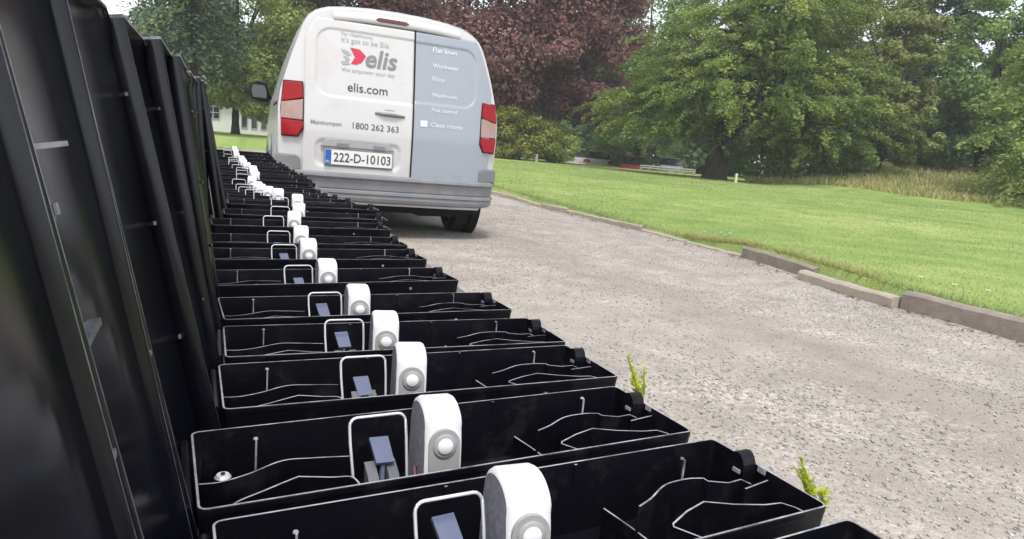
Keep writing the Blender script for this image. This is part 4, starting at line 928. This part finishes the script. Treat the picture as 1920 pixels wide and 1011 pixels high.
# woodland right of the yew
broadleaf('ivy_clad_tree', 'olive ivy-clad tree leaning beside the yew on its right', 53.4, 29.0, [(.2, 0, 4.0, 1.25, 1.2, 2.6, 40), (.7, -.6, 1.7, 1.0, .9, 1.2, 22), (-.9, 0, 5.2, 1.4, 1.3, 1.7, 26), (-1.4, 0, 3.0, 1.2, 1.2, 1.4, 22)], 'olive', .13, 300, (5, .2), 26, cr=(.5, .95), bark='bark_pale')
conifer('spruce_tree', 'dark blue-green spruce in the gap right of the yew', 56.8, 36.0, 11.0, 2.1, 'conifer', 27, tiers=34, per=64, size=.24, z0=.5, droop=.55)
conifer('spruce_tree', 'slim dark spruce just behind the ivy-clad tree', 54.9, 41.0, 11.5, 1.9, 'conifer', 28, tiers=34, per=50, size=.24, z0=.5, droop=.55)
broadleaf('sycamore_tree', 'fresh green broadleaf tree at the right, before the dark spruce', 59.4, 31.0, [(.1, 0, 4.2, 1.9, 1.8, 2.7, 64), (-.6, -.4, 2.2, 1.3, 1.2, 1.5, 30), (.9, 0, 1.9, 1.4, 1.2, 1.5, 34), (-1.4, .5, 1.2, 1.2, 1.0, 1.0, 24)], 'broad', .16, 320, (5.5, .16), 29, cr=(.55, 1.1))
conifer('hemlock_tree', 'green drooping conifer at the right edge of the picture', 63.0, 25.0, 8.8, 2.3, 'pale', 30, tiers=34, per=90, size=.15, z0=.1, droop=.6)
broadleaf('lime_tree', 'tall grey-green tree behind the yew crown, left of the sky gap', 35.0, 44.0, [(0, 0, 8.5, 4.0, 3.5, 5.2, 95), (-1, 0, 4.0, 3.0, 2.5, 3.0, 40)], 'broad', .24, 230, (9, .3), 31)
broadleaf('oak_tree', 'tall grey-green tree behind the yew crown at its upper right', 49.0, 42.0, [(0, 0, 8.2, 4.0, 3.5, 4.6, 95), (2.2, 0, 5.0, 2.6, 2.5, 3.0, 40)], 'olive', .24, 230, (9, .3), 32)
broadleaf('ash_tree', 'tall thin-leaved tree behind the hemlock at the far right', 61.8, 40.0, [(0, 0, 7.0, 2.6, 2.5, 4.5, 50), (.6, 0, 11, 1.6, 1.6, 2.0, 14)], 'broad', .22, 150, (11, .2), 33, cr=(.5, 1.0))
# shrubs under the beech and under the yew
for az, d, w, h, m_, lab, sd_ in ((23.6, 30, 1.2, 2.6, 'gold', 'yellow-green leafy shrub just right of the van tail lamp', 41), (25.6, 30.5, 1.25, 2.2, 'gold', 'yellow-green shrub, second to the right of the van', 42), (27.7, 31, 1.2, 1.7, 'pale', 'mid green shrub under the right side of the copper beech', 43),
                                (29.6, 52, 2.4, 2.8, 'broad', 'dark green low shrub beside the parked white cars', 44), (32.4, 54, 3.6, 4.2, 'conifer', 'dark bush left of the yew, behind the parked cars', 45), (36.0, 52, 2.8, 3.2, 'broad', 'green bush behind the red car under the yew', 46),
                                (45.2, 28.8, 1.6, 1.7, 'broad', 'low green bush under the yew, right of its trunk', 47), (48.2, 28.2, 1.5, 1.6, 'yew', 'dark low bush at the right foot of the yew', 48), (51.0, 28.0, 1.0, 1.4, 'broad', 'bright green bush at the foot of the ivy-clad tree', 49)):
    broadleaf('shrub', lab, az, d, [(0, 0, h * .5, w, w, h * .5, 34)], m_, .13, 190, None, sd_, 'shrubs along the far edge of the lawn', cr=(.8, 1.3))
# the wood that closes the view
g = np.random.default_rng(50); C = []; n = 2050
az = np.concatenate([g.uniform(-8, 72, 1500), g.uniform(-52, -8, 550)]); d = g.uniform(52, 68, n)
top = 9.5 + 2.2 * np.sin(az * .42 + 1.0) + 1.6 * np.sin(az * 1.1) + g.normal(0, .5, n)
for c_, w_, dep in ((38.8, 2.6, 4.5), (58.3, 2.2, 4.5), (2.9, 1.1, 5.5)): top -= dep * np.exp(-((az - c_) / w_) ** 2)
z = top * g.random(n) ** 1.0
C = np.stack([d * np.sin(np.radians(az)), d * np.cos(np.radians(az)), .9 + z], -1)
tag(link('wood', quads_mesh('wood', np.concatenate(clump_leaves(C, g.uniform(1.0, 1.9, n), 125, .54, g)), M['wood'])), 'mass of distant green woodland behind the garden trees', 'wood', kind='stuff')

# ---------------------------------------------------------------- far things: house, parked cars, fences, marker post
M['render_white'] = plain('white_render', (0.62, 0.62, 0.60), 0.85, 0.2, var=0.08, scale=2)
M['slate'] = plain('grey_slate', (0.22, 0.23, 0.25), 0.7, 0.3, var=0.2, scale=3)
M['white_wood'] = plain('white_painted_wood', (0.45, 0.45, 0.42), 0.6, 0.3, var=0.08)
b0 = place(1.8, 47.0); hs_ = empty('white_house', tuple(b0), R(-1.8)); tag(hs_, 'long white single-storey house behind the left tree', 'house')
mb = MB(); mb.box((-5.5, 0, -.5), (5.5, 4, 2.15)); mb.build('wall', M['render_white'], hs_)
mb = MB(); mb.prism([(-.5, 2.12), (-.5, 2.25), (2.0, 3.5), (4.5, 2.25), (4.5, 2.12)], -5.9, 5.9, 'x'); mb.build('roof', M['slate'], hs_)
for x in (-3.6, -1.9, .15, .75, 1.35, 1.95, 3.4):
    w_ = .42 if x > 0 and x < 3 else .8; z0 = .35 if x > 0 else .75
    mb = MB(); mb.box((x, -.06, z0), (x + w_, .02, 1.55)); wn_ = mb.build('window', M['white_wood'], hs_)
    mb = MB(); mb.box((x + .05, -.075, z0 + .05), (x + w_ - .05, -.05, 1.50)); mb.build('pane', M['glass'], wn_)
    if w_ > .6:
        mb = MB(); mb.box((x + w_/2 - .025, -.085, z0), (x + w_/2 + .025, -.07, 1.55)); mb.box((x, -.085, 1.13), (x + w_, -.07, 1.17)); mb.build('glazing_bar', M['white_wood'], wn_)
def car(az, d, rot, col, lab, dz=0.0):
    b = place(az, d); e = empty('parked_car', (b[0], b[1], b[2] + dz), R(rot)); tag(e, lab, 'car', 'cars parked beyond the lawn')
    P = plain('car_paint', col, .25, .5, var=.04, coat=.8); mb = MB(); ring = []
    for y_, w, zb, zt in ((0, .70, .42, .72), (.06, .80, .30, .92), (.7, .86, .25, 1.0), (1.6, .87, .22, .98), (2.7, .87, .22, .96), (3.3, .85, .25, .90), (3.95, .76, .32, .78), (4.1, .62, .42, .62)):
        ring.append([(-w * .94, y_, zb), (-w, y_, zb + .2), (-w, y_, zt - .12), (-w * .92, y_, zt), (w * .92, y_, zt), (w, y_, zt - .12), (w, y_, zb + .2), (w * .94, y_, zb)])
    mb.add([v for r in ring for v in r], [(i*8+k, i*8+(k+1) % 8, i*8+8+(k+1) % 8, i*8+8+k) for i in range(7) for k in range(8)] + [tuple(range(7, -1, -1)), tuple(56 + k for k in range(8))]); mb.build('body', P, e)
    mb = MB(); ring = []
    for y_, w, z in ((.25, .78, .96), (.62, .66, 1.42), (1.9, .66, 1.46), (2.75, .78, .95)): ring.append([(-w, y_, z), (w, y_, z)])
    vs = [v for r in ring for v in r] + [(-.80, .25, .9), (.80, .25, .9), (-.80, 2.75, .9), (.80, 2.75, .9)]
    mb.add(vs, [(0, 1, 3, 2), (4, 5, 7, 6), (0, 2, 4, 6), (1, 7, 5, 3)]); mb.build('window', M['glass'], e)
    mb = MB(); mb.box((-.655, .64, 1.42), (.655, 1.88, 1.475)); mb.build('roof', P, e, bevel=.02)
    for sx in (-1, 1):
        for y_ in (.75, 3.2):
            mb = MB(); mb.tube([(sx * .70, y_, .3), (sx * .88, y_, .3)], .3, 20); w_ = mb.build('wheel', M['rubber'], e); mb = MB(); mb.tube([(sx * .80, y_, .3), (sx * .89, y_, .3)], .19, 16); mb.build('rim', M['rim'], w_)
        mb = MB(); mb.box((sx * .68 - .1, -.015, .66), (sx * .68 + .1, .1, .84)); mb.build('tail_lamp', M['lens_red'], e)
    mb = MB(); mb.box((-.26, -.02, .50), (.26, .03, .61)); mb.build('number_plate', M['plate'], e)
car(29.7, 44, -30, (.60, .60, .60), 'white parked car, leftmost of those beyond the lawn', -.50)
car(31.8, 45, -25, (.62, .62, .63), 'white parked car next to the dark bush, second from the left', -.50)
car(34.6, 43, -38, (.30, .03, .035), 'red parked car half hidden beyond the lawn', -.66)
car(37.9, 46, -30, (.42, .43, .46), 'silver parked car just left of the yew trunk', -.50)
def fence(az0, d0, az1, d1, n, h, lab):
    a, b = place(az0, d0), place(az1, d1); e = empty('white_fence', tuple(a)); tag(e, lab, 'fence')
    for i in range(n):
        p = a + (b - a) * i / (n - 1) - a; p[2] = gz(a[0] + p[0], a[1] + p[1]) - a[2]; mb = MB(); mb.box((p[0] - .05, p[1] - .05, p[2] - .2), (p[0] + .05, p[1] + .05, p[2] + h)); mb.build('post', M['white_wood'], e)
    q = b - a
    for hh_ in (h * .5, h * .88):
        mb = MB(); mb.tube([(0, -.07, hh_), (q[0], q[1] - .07, q[2] + hh_)], .045, 6); mb.build('rail', M['white_wood'], e)
fence(24.2, 32, 26.4, 29.5, 4, .35, 'low white rail fence in front of the yellow-green shrubs')
fence(35.4, 38, 39.8, 36, 7, .30, 'low white post and rail fence under the yew')
b0 = place(43.2, 24.5); mk = empty('marker_post', tuple(b0)); tag(mk, 'short pale yellow marker post on the lawn right of the yew trunk', 'post')
mb = MB(); mb.tube([(0, 0, -.1), (0, 0, .30), (0, 0, .33)], [.05, .05, .03], 10); mb.build('post', plain('pale_yellow_paint', (.6, .58, .3), .6), mk)

# ---------------------------------------------------------------- haze volume added for a milky glare
hz = bpy.data.materials.new('glare_haze'); hz.use_nodes = True; hn, hl = hz.node_tree.nodes, hz.node_tree.links
hn.remove(hn['Principled BSDF']); pv = hn.new('ShaderNodeVolumePrincipled'); pv.inputs['Color'].default_value = (0.93, 0.96, 1.0, 1); pv.inputs['Density'].default_value = 0.0017
hl.new(pv.outputs[0], hn['Material Output'].inputs['Volume'])
mb = MB(); mb.box((-320, -320, -2.0), (320, 320, 24)); hb = mb.build('added_haze', hz); tag(hb, 'faint pale haze added over the garden as a veil of glare', 'added_haze', kind='stuff')
